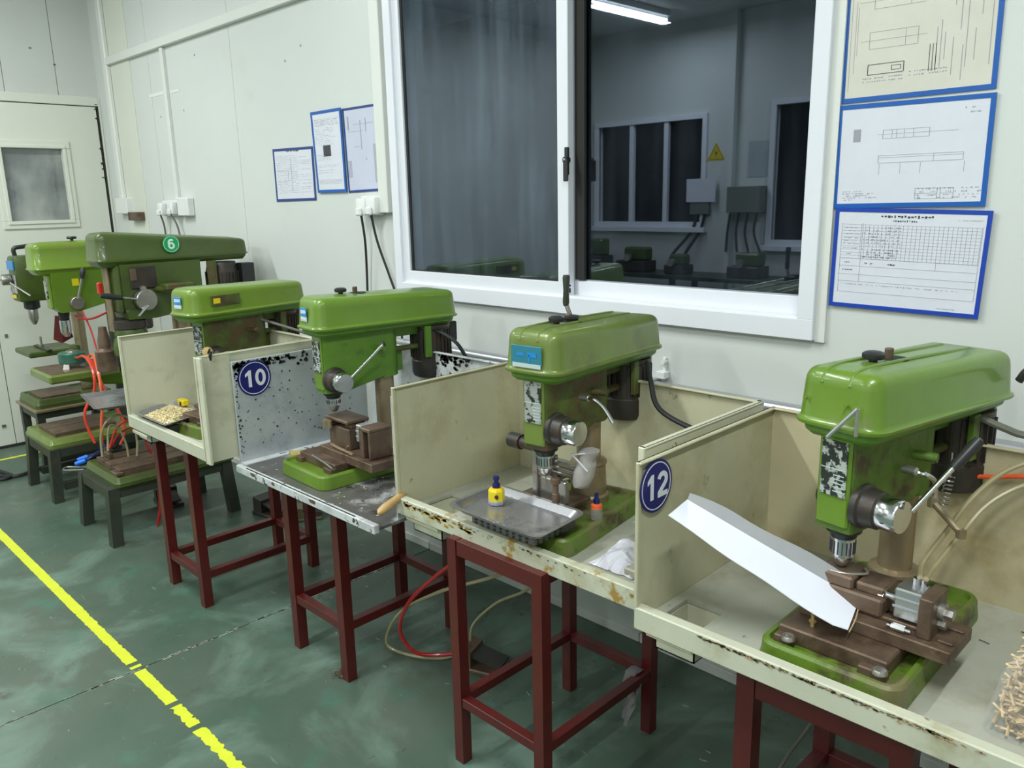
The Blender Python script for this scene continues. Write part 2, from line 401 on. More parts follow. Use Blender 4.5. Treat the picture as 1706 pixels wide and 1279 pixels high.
# low skirting under the benches
for x0, x1 in ((LX, -5.0), (-4.996, -3.9), (-3.896, -2.75), (-2.746, -1.553), (-1.549, -.95), (-.946, .2), (.204, RX)):
    pass
mb = MB(); r_ = random.Random(77)
for k in range(260):
    y = r_.uniform(FY, 2.1); w_ = r_.uniform(.0015, .006); x = -2.7485+r_.choice((-1, 1))*.004; L_ = r_.uniform(.004, .022)
    mb.box(x-w_/2, x+w_/2, y-L_, y+L_, .0, .0008)
mb.build('joint_chips', 'tray_floor', fl, 0, kind='stuff')
bb = thing('baseboard_back', None, None, (-2, WY, 0), kind='structure')
for x0, x1 in ((LX, -5.0), (-4.996, -3.9), (-3.896, -2.75), (-2.746, -1.553), (-1.549, -.975), (-.970, -.86), (-.855, RX)):
    MB().box(x0, x1, WY-.012, WY, 0, .036, .002).build('baseboard_length', 'trim', bb)

wl = thing('wall_left', None, None, (LX, 0, 0), kind='structure')
DY0, DY1, DZ = .50, 2.195, 2.335
MB().box(LX-.10, LX, FY-.1, DY0, 0, CEIL+.1).build('wall_panel', 'wall_l', wl)
for y0, y1 in ((DY0, .62), (.624, 1.632), (1.636, 1.952), (1.956, WY)):
    MB().box(LX-.10, LX, y0, y1, DZ, CEIL+.1).build('wall_panel', 'wall_l', wl)
MB().box(LX-.10, LX-.01, DY1, WY, 0, DZ).build('wall_panel', 'gapgrey', wl)
mb = MB()
for y in (1.634, 1.954): mb.box(LX-.02, LX-.006, y-.002, y+.002, DZ, CEIL)
for y, z in ((1.82, 2.62), (1.955, 2.53)): mb.box(LX-.001, LX+.002, y-.008, y+.008, z-.004, z+.004)
mb.build('seam_strip', 'gapgrey', wl)
# double door, right leaf with its window
dr = thing('door_1', None, None, (LX, 1.37, 0), kind='structure')
mb = MB()
mb.box(LX-.06, LX+.012, DY0, DY1, DZ-.058, DZ, .003)
mb.build('door_frame', 'door', dr)
gy0, gy1, gz0, gz1 = 1.555, 1.922, 1.512, 1.985
mb = MB()
def leaf(mb, y0, y1, win):
    a, b, c, d = win
    X0, X1 = LX-.045, LX+.004
    mb.box(X0, X1, y0, a, .012, DZ-.064); mb.box(X0, X1, b, y1, .012, DZ-.064)
    mb.box(X0, X1, a, b, .012, c); mb.box(X0, X1, a, b, d, DZ-.064)
leaf(mb, 1.374, 2.178, (gy0, gy1, gz0, gz1)); mb.build('door_leaf', 'door', dr)
mb = MB(); mb.box(LX-.045, LX+.004, DY0+.02, 1.369, .012, DZ-.064); mb.build('door_leaf', 'door', dr)
def ring(mb, y0, y1, z0, z1, w, X0, X1, bev=.003):
    mb.box(X0, X1, y0-w, y1+w, z0-w, z0, bev); mb.box(X0, X1, y0-w, y1+w, z1, z1+w, bev)
    mb.box(X0, X1, y0-w, y0, z0, z1, bev); mb.box(X0, X1, y1, y1+w, z0, z1, bev)
mb = MB(); ring(mb, gy0, gy1, gz0, gz1, .052, LX+.002, LX+.016, .004); ring(mb, gy0, gy1, gz0, gz1, .022, LX+.010, LX+.024, .003)
wf = mb.build('window_frame', 'door', dr)
MB().box(LX-.028, LX-.020, gy0, gy1, gz0, gz1).build('pane', 'glass_door', dr)
mb = MB(); mb.box(LX+.002, LX+.012, 1.30, 1.325, .145, .165, .002); mb.box(LX+.002, LX+.010, 1.405, 1.425, .75, .775, .002)
mb.build('door_bolt', 'steel', dr)
# a plain curtain-like panel wall in the next room seen through the door pane
mb = MB(); mb.box(LX-1.5, LX-1.45, 0, 3.4, 0, 3); o = mb.build('wall_beyond_door', 'gapgrey'); o['kind'] = 'structure'
# black sealant strip at the door's hinge side
mb = MB(); mb.box(LX-.01, LX+.008, DY1-.012, DY1-.002, .02, 2.30)
for z in (2.29, 2.26, 2.20, 2.12, 2.10, 2.06, 2.0, 1.93, 1.90, 1.86, 1.80):
    w = rnd.uniform(.006, .022); mb.box(LX-.004, LX+.014, DY1-.012-w, DY1-.006, z-rnd.uniform(.004, .016), z, .002)
mb.build('sealant_strip', 'foam', dr)
mb = MB(); mb.box(LX, LX+.010, DY1, WY-.002, 0, DZ, 0); mb.build('door_jamb', 'door', dr)
bl = thing('floor_gap_left', None, None, (LX, 0, 0), kind='structure')
MB().box(LX+.001, LX+.014, FY, WY-.02, 0, .018, .002).build('baseboard_length', 'foam', bl)  # dark gap along the floor line, its shade drawn as a black strip

# opposite wall with two windows (it shows in the reflection)
wf_ = thing('wall_front', None, None, (-2, FY, 0), kind='structure')
OW = [(-6.10, -4.72, 1.30, 2.36), (-3.90, -2.30, 1.13, 2.42)]
xs = [LX-.1, OW[0][0], OW[0][1], OW[1][0], OW[1][1], RX+.1]
def seg(x0, x1, z0, z1): MB().box(x0, x1, FY-.10, FY, z0, z1).build('wall_panel', 'wall', wf_)
seg(xs[0], xs[1], 0, CEIL+.1); seg(xs[2], xs[3], 0, CEIL+.1); seg(xs[4], xs[5], 0, CEIL+.1)
for w in OW: seg(w[0], w[1], 0, w[2]); seg(w[0], w[1], w[3], CEIL+.1)
MB().box(-4.38, -4.33, FY, FY+.08, 0, CEIL).build('wall_rib', 'wall', wf_)
for i, w in enumerate(OW):
    o = thing('window_%d' % (i+2), None, None, ((w[0]+w[1])/2, FY, w[2]), kind='structure')
    mb = MB(); t = .055
    mb.box(w[0]-t, w[1]+t, FY-.02, FY+.03, w[2]-t, w[2], .003); mb.box(w[0]-t, w[1]+t, FY-.02, FY+.03, w[3], w[3]+t, .003)
    mb.box(w[0]-t, w[0], FY-.02, FY+.03, w[2], w[3], .003); mb.box(w[1], w[1]+t, FY-.02, FY+.03, w[2], w[3], .003)
    mb.build('window_frame', 'upvc', o)
    n = 3
    for k in range(1, n+0):
        x = w[0]+(w[1]-w[0])*k/n; MB().box(x-.028, x+.028, FY-.04, FY+.01, w[2], w[3], .003).build('mullion', 'upvc', o)
    for k in range(n):
        a = w[0]+(w[1]-w[0])*k/n; b = w[0]+(w[1]-w[0])*(k+1)/n
        MB().box(a, b, FY-.07, FY-.06, w[2], w[3]).build('pane', 'window_dark', o)
    MB().box(w[0]-.08, w[1]+.08, FY, FY+.07, w[2]-.11, w[2]-.055, .004).build('window_sill', 'upvc', o)
wr = MB().box(RX, RX+.1, FY-.1, WY+.1, 0, CEIL+.1); struct('wall_right', wr, 'wall')
ce = MB().box(LX-.1, RX+.1, FY-.1, WY+.1, CEIL, CEIL+.1); struct('ceiling', ce, 'ceiling')

# ---- the big sliding window
wn = thing('window_1', None, None, (-1.92, WY, 1.2), kind='structure')
ox0, ox1, oz0, oz1 = -2.872, -.968, 1.187, 2.50
def rect_frame(mb, x0, x1, z0, z1, wl_, wr_, wb_, wt_, y0, y1, bev=.002):
    mb.box(x0, x1, y0, y1, z0, z0+wb_, bev); mb.box(x0, x1, y0, y1, z1-wt_, z1, bev)
    mb.box(x0, x0+wl_, y0, y1, z0+wb_-.002, z1-wt_+.002, bev); mb.box(x1-wr_, x1, y0, y1, z0+wb_-.002, z1-wt_+.002, bev)
mb = MB(); rect_frame(mb, ox0, ox1, oz0, oz1, .048, .048, .060, .060, WY-.028, WY+.012)
rect_frame(mb, ox0+.030, ox1-.030, oz0+.045, oz1-.045, .02, .02, .02, .02, WY-.014, WY+.095)
mb.build('outer_frame', 'upvc', wn)
MB().box(ox1, ox1+.028, WY-.012, WY, oz0-.004, oz1).build('cover_strip', 'trim', wn)
mb = MB()
mb.box(ox0+.05, ox1-.05, WY+.088, WY+.094, oz0+.058, oz0+.066); mb.build('track', 'gapgrey', wn)
# left sash in front, right sash behind
sl = MB(); rect_frame(sl, -2.826, -1.884, 1.248, 2.455, .036, .050, .050, .050, WY-.010, WY+.022); sL = sl.build('sash', 'upvc', wn)
sr = MB(); rect_frame(sr, -1.920, -1.004, 1.244, 2.455, .046, .030, .058, .050, WY+.034, WY+.066); sR = sr.build('sash', 'upvc', wn)
MB().box(-1.884, -1.842, WY+.028, WY+.040, 1.306, 2.41).build('sash_gap_strip', 'foam', wn)  # shade in the gap between the sashes, put in as a black strip
MB().box(-2.790, -1.934, WY+.004, WY+.010, 1.296, 2.41).build('pane', 'glass_hazy', sL)
mb = MB(); mb.box(-2.790, -2.778, WY+.0, WY+.003, 1.298, 2.41); mb.box(-2.790, -1.934, WY+.0, WY+.003, 1.297, 1.303); mb.build('gasket', 'foam', sL)
MB().box(-1.874, -1.034, WY+.047, WY+.053, 1.300, 2.41).build('pane', 'glass_clear', sR)
mb = MB(); mb.box(-1.874, -1.034, WY+.042, WY+.046, 1.300, 1.306); mb.build('gasket', 'ink', sR)
mb = MB(); mb.box(-1.893, -1.878, WY-.020, WY-.008, 1.672, 1.765, .002); mb.cyl((-1.884, WY-.028, 1.722), (-1.884, WY-.008, 1.722), .011)
mb.box(-1.888, -1.868, WY-.034, WY-.024, 1.650, 1.722, .003); mb.build('latch', 'black', wn)
mb = MB(); mb.cyl((-1.884, WY-.031, 1.722), (-1.884, WY-.027, 1.722), .006); mb.build('latch_screw', 'chrome', wn)
mb = MB(); mb.box(-1.880, -1.874, WY-.013, WY-.009, 1.262, 1.278); mb.cyl((-1.877, WY-.013, 1.288), (-1.877, WY-.009, 1.288), .004, seg=8); mb.build('roller_slot', 'foam', wn)
# outside: a dark yard wall and ground behind the glass
MB().box(-8, 4, 5.4, 5.5, -.5, 3.2).build('wall_outside', 'gapgrey')['kind'] = 'structure'
MB().box(-8, 4, WY+.12, 5.4, -.3, -.2).build('ground_outside', 'gapgrey')['kind'] = 'structure'

# ---- trunking, corner post and tape
mb = MB(); mb.box(LX+.28, -2.98, WY-.032, WY, 2.513, 2.562, .002)
single('cable_trunking', mb, 'trim', 'long white horizontal cable trunking running high along the back wall', 'trunking', (-4.4, WY, 2.513))
mb = MB(); mb.box(-5.080, -5.040, WY-.020, WY, 1.63, 2.512, .002)
single('cable_trunking', mb, 'trim', 'narrow white vertical trunking dropping to the socket behind the green press numbered 6', 'trunking', (-5.06, WY, 1.63))
mb = MB(); mb.box(-2.958, -2.892, WY-.036, WY, 1.545, 3.3, .003)
single('cable_trunking', mb, 'trim', 'white vertical trunking beside the left edge of the big window', 'trunking', (-2.92, WY, 1.545))
mb = MB(); mb.box(-5.965, -5.900, WY-.034, WY, 1.645, CEIL, .008)
single('cable_trunking', mb, 'trim', 'white vertical trunking in the room corner beside the door', 'trunking', (-5.93, WY, 1.645))
mb = MB(); mb.box(-5.900, -5.58, WY-.006, WY, .04, CEIL, .001); struct('trim_1', mb, 'door')
mb = MB(); mb.box(-5.338, -5.095, WY-.002, WY, 2.254, 2.274); mb.box(-5.032, -4.905, WY-.002, WY, 2.250, 2.264)
single('masking_tape', mb, 'white_pl', 'torn strip of white tape stuck across the wall behind the narrow vertical trunking', 'tape', (-5.12, WY-.001, 2.25))

def socket_box(name, label, x0, x1, z0, z1, d, plugs, loc):
    t = thing(name, label, 'socket', loc)
    MB().box(x0, x1, WY-d, WY, z0, z1, .005).build('back_box', 'white_pl', t)
    for px, pz in plugs:
        mb = MB(); mb.box(px-.036, px+.036, WY-d-.035, WY-d, pz-.040, pz+.036, .010, seg=2); mb.build('plug', 'white_pl', t)
        mb = MB(); mb.box(px-.020, px+.020, WY-d-.050, WY-d-.033, pz-.042, pz-.006, .006); mb.build('plug_grip', 'white_pl', t)
    return t
socket_box('wall_socket', 'white twin wall socket with two plugs left of the big window', -3.10, -2.965, 1.535, 1.620, .03, [(-3.06, 1.575), (-2.985, 1.578)], (-3.03, WY, 1.535))
ws = socket_box('wall_socket', 'white wall socket group above the green press numbered 6', -5.26, -5.02, 1.530, 1.625, .03, [(-5.235, 1.575), (-5.075, 1.580)], (-5.14, WY, 1.53))
MB().box(-5.01, -4.865, WY-.045, WY, 1.530, 1.640, .006).build('switch_box', 'white_pl', ws)
mb = MB(); mb.box(-5.17, -5.12, WY-.034, WY-.028, 1.545, 1.61, .002); mb.build('socket_face', 'st_white', ws)
mb = MB()
for x in (-5.155, -5.137): mb.box(x-.003, x+.003, WY-.036, WY-.033, 1.56, 1.575); mb.box(x-.003, x+.003, WY-.036, WY-.033, 1.585, 1.598)
mb.build('socket_slot', 'foam', ws)
t = thing('junction_box', 'white square junction box at the foot of the corner trunking', 'box', (-5.9, WY, 1.545))
MB().box(-6.00, -5.80, WY-.05, WY, 1.545, 1.650, .004).build('box_body', 'white_pl', t)
MB().box(-5.80, -5.62, WY-.05, WY, 1.50, 1.555, .003).build('box_extension', 'steel_brown', t)

# cables from the sockets
def cable(name, mat_, r, pts, label, cat, group=None, seg=8):
    mb = MB(); mb.tube(pts, r, seg)
    return single(name, mb, mat_, label, cat, pts[-1], group)
cable('power_cable', 'rubber', .0055, [(-3.06, WY-.06, 1.54), (-3.063, WY-.045, 1.42), (-3.085, WY-.03, 1.28), (-3.09, WY-.03, 1.12), (-3.05, WY-.04, .95)], 'black power cable hanging straight from the left plug beside the window', 'cable')
cable('power_cable', 'rubber', .0055, [(-2.985, WY-.06, 1.54), (-2.97, WY-.045, 1.42), (-2.915, WY-.03, 1.27), (-2.87, WY-.03, 1.17), (-2.82, WY-.05, 1.0)], 'black power cable curving right from the right plug beside the window', 'cable')
cable('power_cable', 'cable_g', .006, [(-5.235, WY-.06, 1.54), (-5.245, WY-.04, 1.47), (-5.26, WY-.03, 1.36), (-5.25, WY-.03, 1.2)], 'grey cable dropping from the left plug above the press numbered 6', 'cable')
cable('power_cable', 'cable_g', .006, [(-5.075, WY-.06, 1.54), (-5.05, WY-.04, 1.47), (-5.04, WY-.03, 1.36), (-5.03, WY-.03, 1.2)], 'grey cable dropping from the right plug above the press numbered 6', 'cable')
mb = MB(); mb.cyl((-3.3, WY-.030, .975), (RX-.02, WY-.030, .975), .022, seg=16)
for x in (-2.6, -1.5, -.3, .8, 1.9): mb.box(x-.012, x+.012, WY-.055, WY, .948, 1.002, .003)
single('metal_pipe', mb, 'pipe', 'grey metal pipe fixed along the wall behind the drilling benches', 'pipe', (-1, WY-.03, .953))
mb = MB(); mb.box(-1.49, -1.455, WY-.03, WY, 1.005, 1.03, .003); mb.box(-1.475, -1.465, WY-.012, WY, 1.005, 1.075, .002); mb.cyl((-1.47, WY-.02, 1.06), (-1.47, WY, 1.06), .008)
single('pipe_bracket', mb, 'white_pl', 'small white bracket with a screw on the wall above the pipe', 'bracket', (-1.47, WY, 1.005))

# ---- documents in blue plastic frames
def plate_at(mb, o, ex, ez, w, h, y0, y1):
    pass
def document(label, corners, fw_, fmat, pmat, layer, deco):
    """corners: TL TR BR BL as (x, z) on the wall"""
    cs = [Vector((c[0], c[1])) for c in corners]
    cx = sum(c.x for c in cs)/4; zb = min(c.y for c in cs)
    t = thing('framed_document', label, 'document', (cx, WY, zb))
    y1 = WY-.0015-layer*.0035; y0 = y1-.003
    c = sum(cs, Vector((0, 0)))/4
    W = (cs[1]-cs[0]).length; H = (cs[3]-cs[0]).length
    def P(u, v, y): # u,v in 0..1 from top-left
        a = cs[0].lerp(cs[1], u); b = cs[3].lerp(cs[2], u); q = a.lerp(b, v); return (q.x, y, q.y)
    def slab(mb, u0, v0, u1, v1, ya, yb):
        mb.loft([[P(u0, v0, ya), P(u1, v0, ya), P(u1, v1, ya), P(u0, v1, ya)], [P(u0, v0, yb), P(u1, v0, yb), P(u1, v1, yb), P(u0, v1, yb)]])
    fu, fv = fw_/W, fw_/H
    mb = MB(); slab(mb, 0, 0, 1, fv, y0, y1); slab(mb, 0, 1-fv, 1, 1, y0, y1); slab(mb, 0, fv, fu, 1-fv, y0, y1); slab(mb, 1-fu, fv, 1, 1-fv, y0, y1)
    mb.build('frame', fmat, t, 0)
    mb = MB(); slab(mb, fu*.8, fv*.8, 1-fu*.8, 1-fv*.8, y0+.0014, y1+.0008); pp = mb.build('sheet', pmat, t, 0)
    for mname, items in deco.items():
        mb = MB()
        for (u0, v0, u1, v1) in items: slab(mb, u0, v0, u1, v1, y0+.0008, y0+.0016)
        mb.build('print', mname, t, 0, kind='stuff')
    return t
def hl(u0, u1, v, t=.0030): return (u0, v, u1, v+t)
def vl(u, v0, v1, t=.0022): return (u, v0, u+t, v1)
def textrow(u0, u1, v, h, dens=.6, w=.010, r=rnd):
    out = []; u = u0
    while u < u1:
        if r.random() < dens: out.append((u, v+r.uniform(0, h*.3), min(u+w*r.uniform(.5, 1.1), u1), v+h*r.uniform(.5, 1)))
        u += w*1.35
    return out
def box_l(u0, v0, u1, v1, t=.003): return [hl(u0, u1, v0, t), hl(u0, u1, v1, t), vl(u0, v0, v1, t), vl(u1, v0, v1, t)]
# lowest sheet on the right: table with a bold title
d = []
gx0, gx1, gy0_, gy1_ = .19, .95, .16, .50
for k in range(28): d.append(vl(gx0+(gx1-gx0)*k/27, gy0_, gy1_, .0014))
for k in range(12): d.append(hl(.06, gx1, gy0_+(gy1_-gy0_)*k/11, .0018))
for v in (.50, .575, .66, .73, .84): d.append(hl(.05, .955, v, .0026))
d += [vl(.055, .15, .84), vl(.20, .15, .73), vl(.955, .15, .84), vl(.70, .50, .575)]
d += textrow(.07, .85, .755, .012, .8, .008) + textrow(.74, .86, .93, .012, .8, .006) + textrow(.80, .95, .09, .012, .8, .006)
for v in (.19, .22, .25, .29, .32, .35, .39): d += textrow(.075, .18, v, .012, .8, .007)
for v in (.18, .21, .24, .27, .30, .33, .36): d += textrow(.21, .46, v, .016, .45, .008)
dk = textrow(.32, .66, .062, .032, .96, .016) + textrow(.40, .58, .108, .020, .9, .011)
for v in (.40, .425, .45, .475): dk += textrow(.205, .46, v, .012, .62, .009)
dk += textrow(.235, .29, .535, .02, .8, .007)+textrow(.39, .44, .535, .02, .8, .007)+textrow(.10, .13, .45, .012, .9, .008)+textrow(.09, .13, .535, .012, .9, .008)+textrow(.08, .15, .61, .012, .9, .008)
document('blue framed white form with a large ruled table, lowest right of the window', [(-.932, 1.555), (-.552, 1.545), (-.560, 1.284), (-.934, 1.290)], .0105, 'blue_frame2', 'paper', 2, {'ink': d, 'ink_d': dk})
# middle sheet: faint drawing
d = []
d += box_l(.32, .26, .62, .34) + [vl(u, .26, .34) for u in (.38, .41, .46, .52)] + [hl(.29, .80, .30, .0025)] + box_l(.30, .50, .84, .57) + [hl(.30, .84, .52, .002), vl(.66, .50, .57)]
d += [vl(u, .58, .68) for u in (.31, .45, .58, .85)] + [(.12, .24, .17, .36)] + textrow(.80, .95, .10, .02, .5, .01)+textrow(.86, .92, .14, .02, .8, .01)
for v in (.835, .855, .875, .895, .915): d += textrow(.07, .07+rnd.uniform(.08, .26), v, .012, .8, .008)
d += box_l(.56, .82, .70, .92) + box_l(.72, .82, .80, .92)+[hl(.56, .70, .87), hl(.72, .80, .87)]
for v in (.82, .85, .88, .905): d += textrow(.565, .97, v, .016, .5, .010)
document('blue framed sheet with faint shaft drawing, middle of three right of the window', [(-.945, 1.817), (-.573, 1.815), (-.572, 1.556), (-.944, 1.553)], .0115, 'blue_frame', 'paper', 1, {'ink': [x for x in d]})
# top sheet: yellowed drawing
d = []
d += box_l(.20, .10, .53, .23) + box_l(.18, .42, .50, .56) + [hl(.10, .58, .165, .0025), hl(.12, .56, .49, .0025), vl(.44, .10, .23), vl(.42, .42, .56)] + [vl(.05, -.0+.05, .9), vl(.08, .15, .75), vl(.095, .2, .6)]
d += [vl(u, v0, v1, .004) for u, v0, v1 in ((.62, .45, .8), (.645, .4, .78), (.67, .5, .72), (.72, .06, .3), (.76, .1, .5), (.80, .2, .8), (.88, .05, .4), (.91, .1, .3), (.85, .5, .75), (.72, .55, .85), (.78, .62, .9), (.94, .3, .8))]
for v in (.80, .83): d += textrow(.15, .42, v, .014, .85, .012)+textrow(.46, .70, v-.02, .014, .85, .012)
dk = box_l(.18, .69, .42, .775, .005) + box_l(.34, .715, .40, .75, .004)
for u in (.58, .60, .62): dk += [vl(u, .58, .80, .004)]
dk += [(.625, .02, .635, .10), (.60, .05, .64, .065), (.64, .03, .65, .12), (.60, .10, .66, .108)]
document('blue framed yellowed technical drawing, topmost right of the window', [(-.945, 2.110), (-.580, 2.105), (-.577, 1.824), (-.944, 1.822)], .0115, 'blue_frame', 'paper_old', 0, {'ink': d, 'ink_d': dk})
# left group
d = []
for v in [.14+.033*k for k in range(22)]: d += textrow(.08, .92 if rnd.random() < .6 else .6, v, .010, .8, .02)
d += [(.08, .42, .36, .425), (.08, .62, .36, .625), (.36, .42, .365, .625)]+[vl(.44, .2, .8, .006)]
document('small navy framed notice, lowest and leftmost of the three left of the window', [(-3.884, 1.866), (-3.508, 1.860), (-3.508, 1.606), (-3.884, 1.603)], .0125, 'blue_frame3', 'paper', 0, {'ink': d, 'ink_d': textrow(.32, .66, .045, .03, .95, .03)})
d = []
for v in (.10, .115, .13, .145, .16, .175): d += textrow(.10, .90, v, .008, .85, .03)
for v in [.21+.022*k for k in range(10)]+[.53, .55, .57, .59, .66, .68, .72, .75]: d += textrow(.10, .35+rnd.uniform(0, .5), v, .007, .75, .03)
for v in (.84, .855, .87, .885): d += textrow(.10, .88, v, .007, .9, .03)
document('tall blue framed typed notice with a small dark photo, left of the window', [(-3.494, 2.013), (-3.240, 2.014), (-3.234, 1.640), (-3.476, 1.640)], .0135, 'blue_frame', 'paper', 2, {'ink': d, 'ink_d': [(.33, .42, .58, .555)]})
d = []
d += [(.12, .10, .16, .26), (.5, .16, .52, .5), (.3, .2, .9, .204), (.12, .28, .6, .284), (.66, .14, .68, .3), (.3, .46, .5, .464), (.62, .6, .64, .63)]
for u in (.86, .90): d += [(u, .45, u+.02, .9)]
for u in (.06, .10, .14): d += [(u, .62, u+.02, .82)]
document('tall blue framed lilac drawing nearest the left edge of the window', [(-3.237, 2.008), (-2.985, 2.008), (-2.975, 1.641), (-3.226, 1.636)], .010, 'blue_frame3', 'paper_lilac', 0, {'ink': d})

# ---- floor marking
def painted_line(label, a, b, w, gaps, loc):
    mb = MB(); a, b = Vector(a), Vector(b); d = (b-a); Ln = d.length; d.normalize(); n = Vector((-d.y, d.x, 0))
    s = 0; cells = []
    step = .009; up_ = []; dn_ = []
    def flush():
        if len(up_) > 1:
            mb.loft([[p, q, q+Vector((0, 0, .0012)), p+Vector((0, 0, .0012))] for p, q in zip(up_, dn_)])
        up_.clear(); dn_.clear()
    r = random.Random(3)
    while s < Ln:
        wob = .35*noise.noise(Vector((s*3, 0, 0)))
        rough_ = gaps(s)
        if rough_ < 0: flush(); s += step; continue
        j = .06+rough_*(.3+.7*abs(noise.noise(Vector((s*14, 0, 3)))))*1.6
        c = a+d*s+Vector((0, 0, .0003))
        up_.append(c+n*w*(.5-r.uniform(0, j))); dn_.append(c-n*w*(.5-r.uniform(0, j)))
        s += step
    flush()
    return single('painted_floor_line', mb, 'yellow_tape', label, 'marking', loc, smooth=0)
def gapfn(s):
    x = -6.1+s    # world x along the line
    if -2.80 < x < -2.785 or -2.755 < x < -2.735 or -2.462 < x < -2.440 or -2.29 < x < -2.27: return -1
    if x > -2.44: return .30 if int(x*55) % 3 else .05
    if -3.35 < x < -2.9: return .12
    return .03
painted_line('long chipped yellow floor line running along the aisle in front of the benches', (-6.1, .863, 0), (-1.4, .863, 0), .042, gapfn, (-3.8, .863, 0))
painted_line('short yellow floor line near the foot of the door wall', (-5.90, .95, 0), (-5.90, 2.1, 0), .035, lambda s: .02, (-5.9, 1.5, 0))
# ================================================================== STANDS AND TRAYS
def stand(name, label, x0, x1, y0, y1, h, tw, m, low=.24, splay=0, group=None, lowfront=True, top=True, railh=None):
    """four square tube legs with rails; x0..y1 = outer faces of the legs"""
    t = thing(name, label, 'stand', ((x0+x1)/2, (y0+y1)/2, 0), group=group)
    for sx, sy in ((0, 0), (1, 0), (0, 1), (1, 1)):
        a = (x0 if not sx else x1-tw); b = (y0 if not sy else y1-tw); ox = (-splay if not sx else splay); oy = (-splay if not sy else splay)
        mb = MB(); mb.loft([[(a+ox+i*tw, b+oy+j*tw, 0) for i, j in ((0, 0), (1, 0), (1, 1), (0, 1))], [(a+i*tw, b+j*tw, h) for i, j in ((0, 0), (1, 0), (1, 1), (0, 1))]])
        mb.build('leg', m, t, 0)
    e = .003
    if top:
        MB().box(x0+tw, x1-tw, y0+e, y0+tw-e, h-(railh or tw), h-.001, .001).build('top_rail', m, t); MB().box(x0+tw, x1-tw, y1-tw+e, y1-e, h-tw, h-.001, .001).build('top_rail', m, t)
        MB().box(x0+e, x0+tw-e, y0+tw, y1-tw, h-tw, h-.001, .001).build('top_rail', m, t); MB().box(x1-tw+e, x1-e, y0+tw, y1-tw, h-tw, h-.001, .001).build('top_rail', m, t)
    if low:
        rh = tw*.82
        if lowfront: MB().box(x0+tw, x1-tw, y0+e, y0+tw-e, low-rh, low, .001).build('stretcher', m, t)
        MB().box(x0+tw, x1-tw, y1-tw+e, y1-e, low-rh, low, .001).build('stretcher', m, t)
        MB().box(x0+e, x0+tw-e, y0+tw, y1-tw, low-rh, low, .001).build('stretcher', m, t); MB().box(x1-tw+e, x1-e, y0+tw, y1-tw, low-rh, low, .001).build('stretcher', m, t)
    return t
TZ = .700   # top of the stands
stand('steel_stand', 'maroon steel stand under the sheet tray holding the pile of brass chips', -3.333, -2.992, 1.225, 1.76, TZ, .037, 'maroon', .150)
stand('steel_stand', 'maroon steel stand under the peeling white table with the bright green drill press', -2.473, -2.127, 1.325, 1.83, .655, .037, 'maroon', .215)
sb = stand('steel_stand', 'maroon steel stand under the bench with the grey metal pan and yellow bottle', -1.572, -1.222, 1.320, 1.83, TZ, .034, 'maroon', .215, railh=.045)
stand('steel_stand', 'maroon steel stand under the bench marked 12 at the front right', -.725, -.375, 1.378, 1.835, TZ, .040, 'maroon', .215, railh=.115)

def enclosure(name, label, x0, x1, y0, y1, z, h, mfloor, mL, mB, mR, mrim, rimh=.045, floor_hole=None, left=True, right=True, back=True, rim_w=.026, skew=0):
    """sheet-metal tray: floor, rim, three upright panels. z = underside"""
    t = thing(name, label, 'tray', ((x0+x1)/2, (y0+y1)/2, z))
    s = .003; fz = z+.010
    holes = [floor_hole] if floor_hole else []
    MB().plate((x0+.004, x1-.004, y0+rim_w-.004, y1), holes, z+.001, fz).build('tray_floor', mfloor, t, 0)
    mb = MB(); mb.box(x0, x1, y0, y0+rim_w, z-.006, z+rimh, .0025); mb.build('front_rim', mrim, t)
    if left:
        mb = MB(); mb.box(x0, x0+s, y0+.002, y1, z, z+h, 0); mb.box(x0-.002, x0+.012, y0+.002, y1, z+h-.006, z+h, .002); mb.box(x0-.001, x0+.0075, y0+.0, y0+.012, z+rimh-.002, z+h, .002)
        mb.build('side_panel', mL, t)
    if right:
        mb = MB(); mb.box(x1-s, x1, y0+.002, y1, z, z+h, 0); mb.box(x1-.016, x1+.002, y0+.002, y1, z+h-.006, z+h, .002); mb.box(x1-.015, x1+.001, y0+.0, y0+.012, z+rimh-.002, z+h, .002)
        mb.build('side_panel', mR, t)
    if back:
        mb = MB(); mb.box(x0+s, x1-s, y1-s, y1, z, z+h-.002, 0); mb.box(x0+s, x1-s, y1-.014, y1+.001, z+h-.006, z+h, .002)
        mb.build('back_panel', mB, t)
    return t
def drawer(t, x0, x1, y0, y1, z0, z1, m):
    mb = MB(); w = .003
    mb.box(x0, x1, y0, y1, z0, z0+w); mb.box(x0, x0+w, y0, y1, z0, z1); mb.box(x1-w, x1, y0, y1, z0, z1); mb.box(x0, x1, y1-w, y1, z0, z1); mb.box(x0, x1, y0, y0+w, z0, z1)
    d = mb.build('drawer', m, t, 0)
    mb = MB(); mb.box(x0-.012, x1+.004, y0-.018, y0, z1-.018, z1-.010, .002); mb.box(x0-.012, x1+.004, y0-.020, y0-.014, z1-.024, z1-.010, .002)
    mb.build('drawer_lip', m, d)
def ribbon(mb, pts, w, M_, h=.0007, z0=0):
    P = [Vector((p[0], p[1], 0)) for p in pts]; rg = []
    for i, p in enumerate(P):
        d_ = (P[min(i+1, len(P)-1)]-P[max(i-1, 0)]).normalized(); nn = Vector((-d_.y, d_.x, 0))*w/2
        nn0 = Vector((0, 0, z0)); p = p+nn0; rg.append([M_ @ (p+nn), M_ @ (p-nn), M_ @ (p-nn+Vector((0, 0, h))), M_ @ (p+nn+Vector((0, 0, h)))])
    mb.loft(rg)
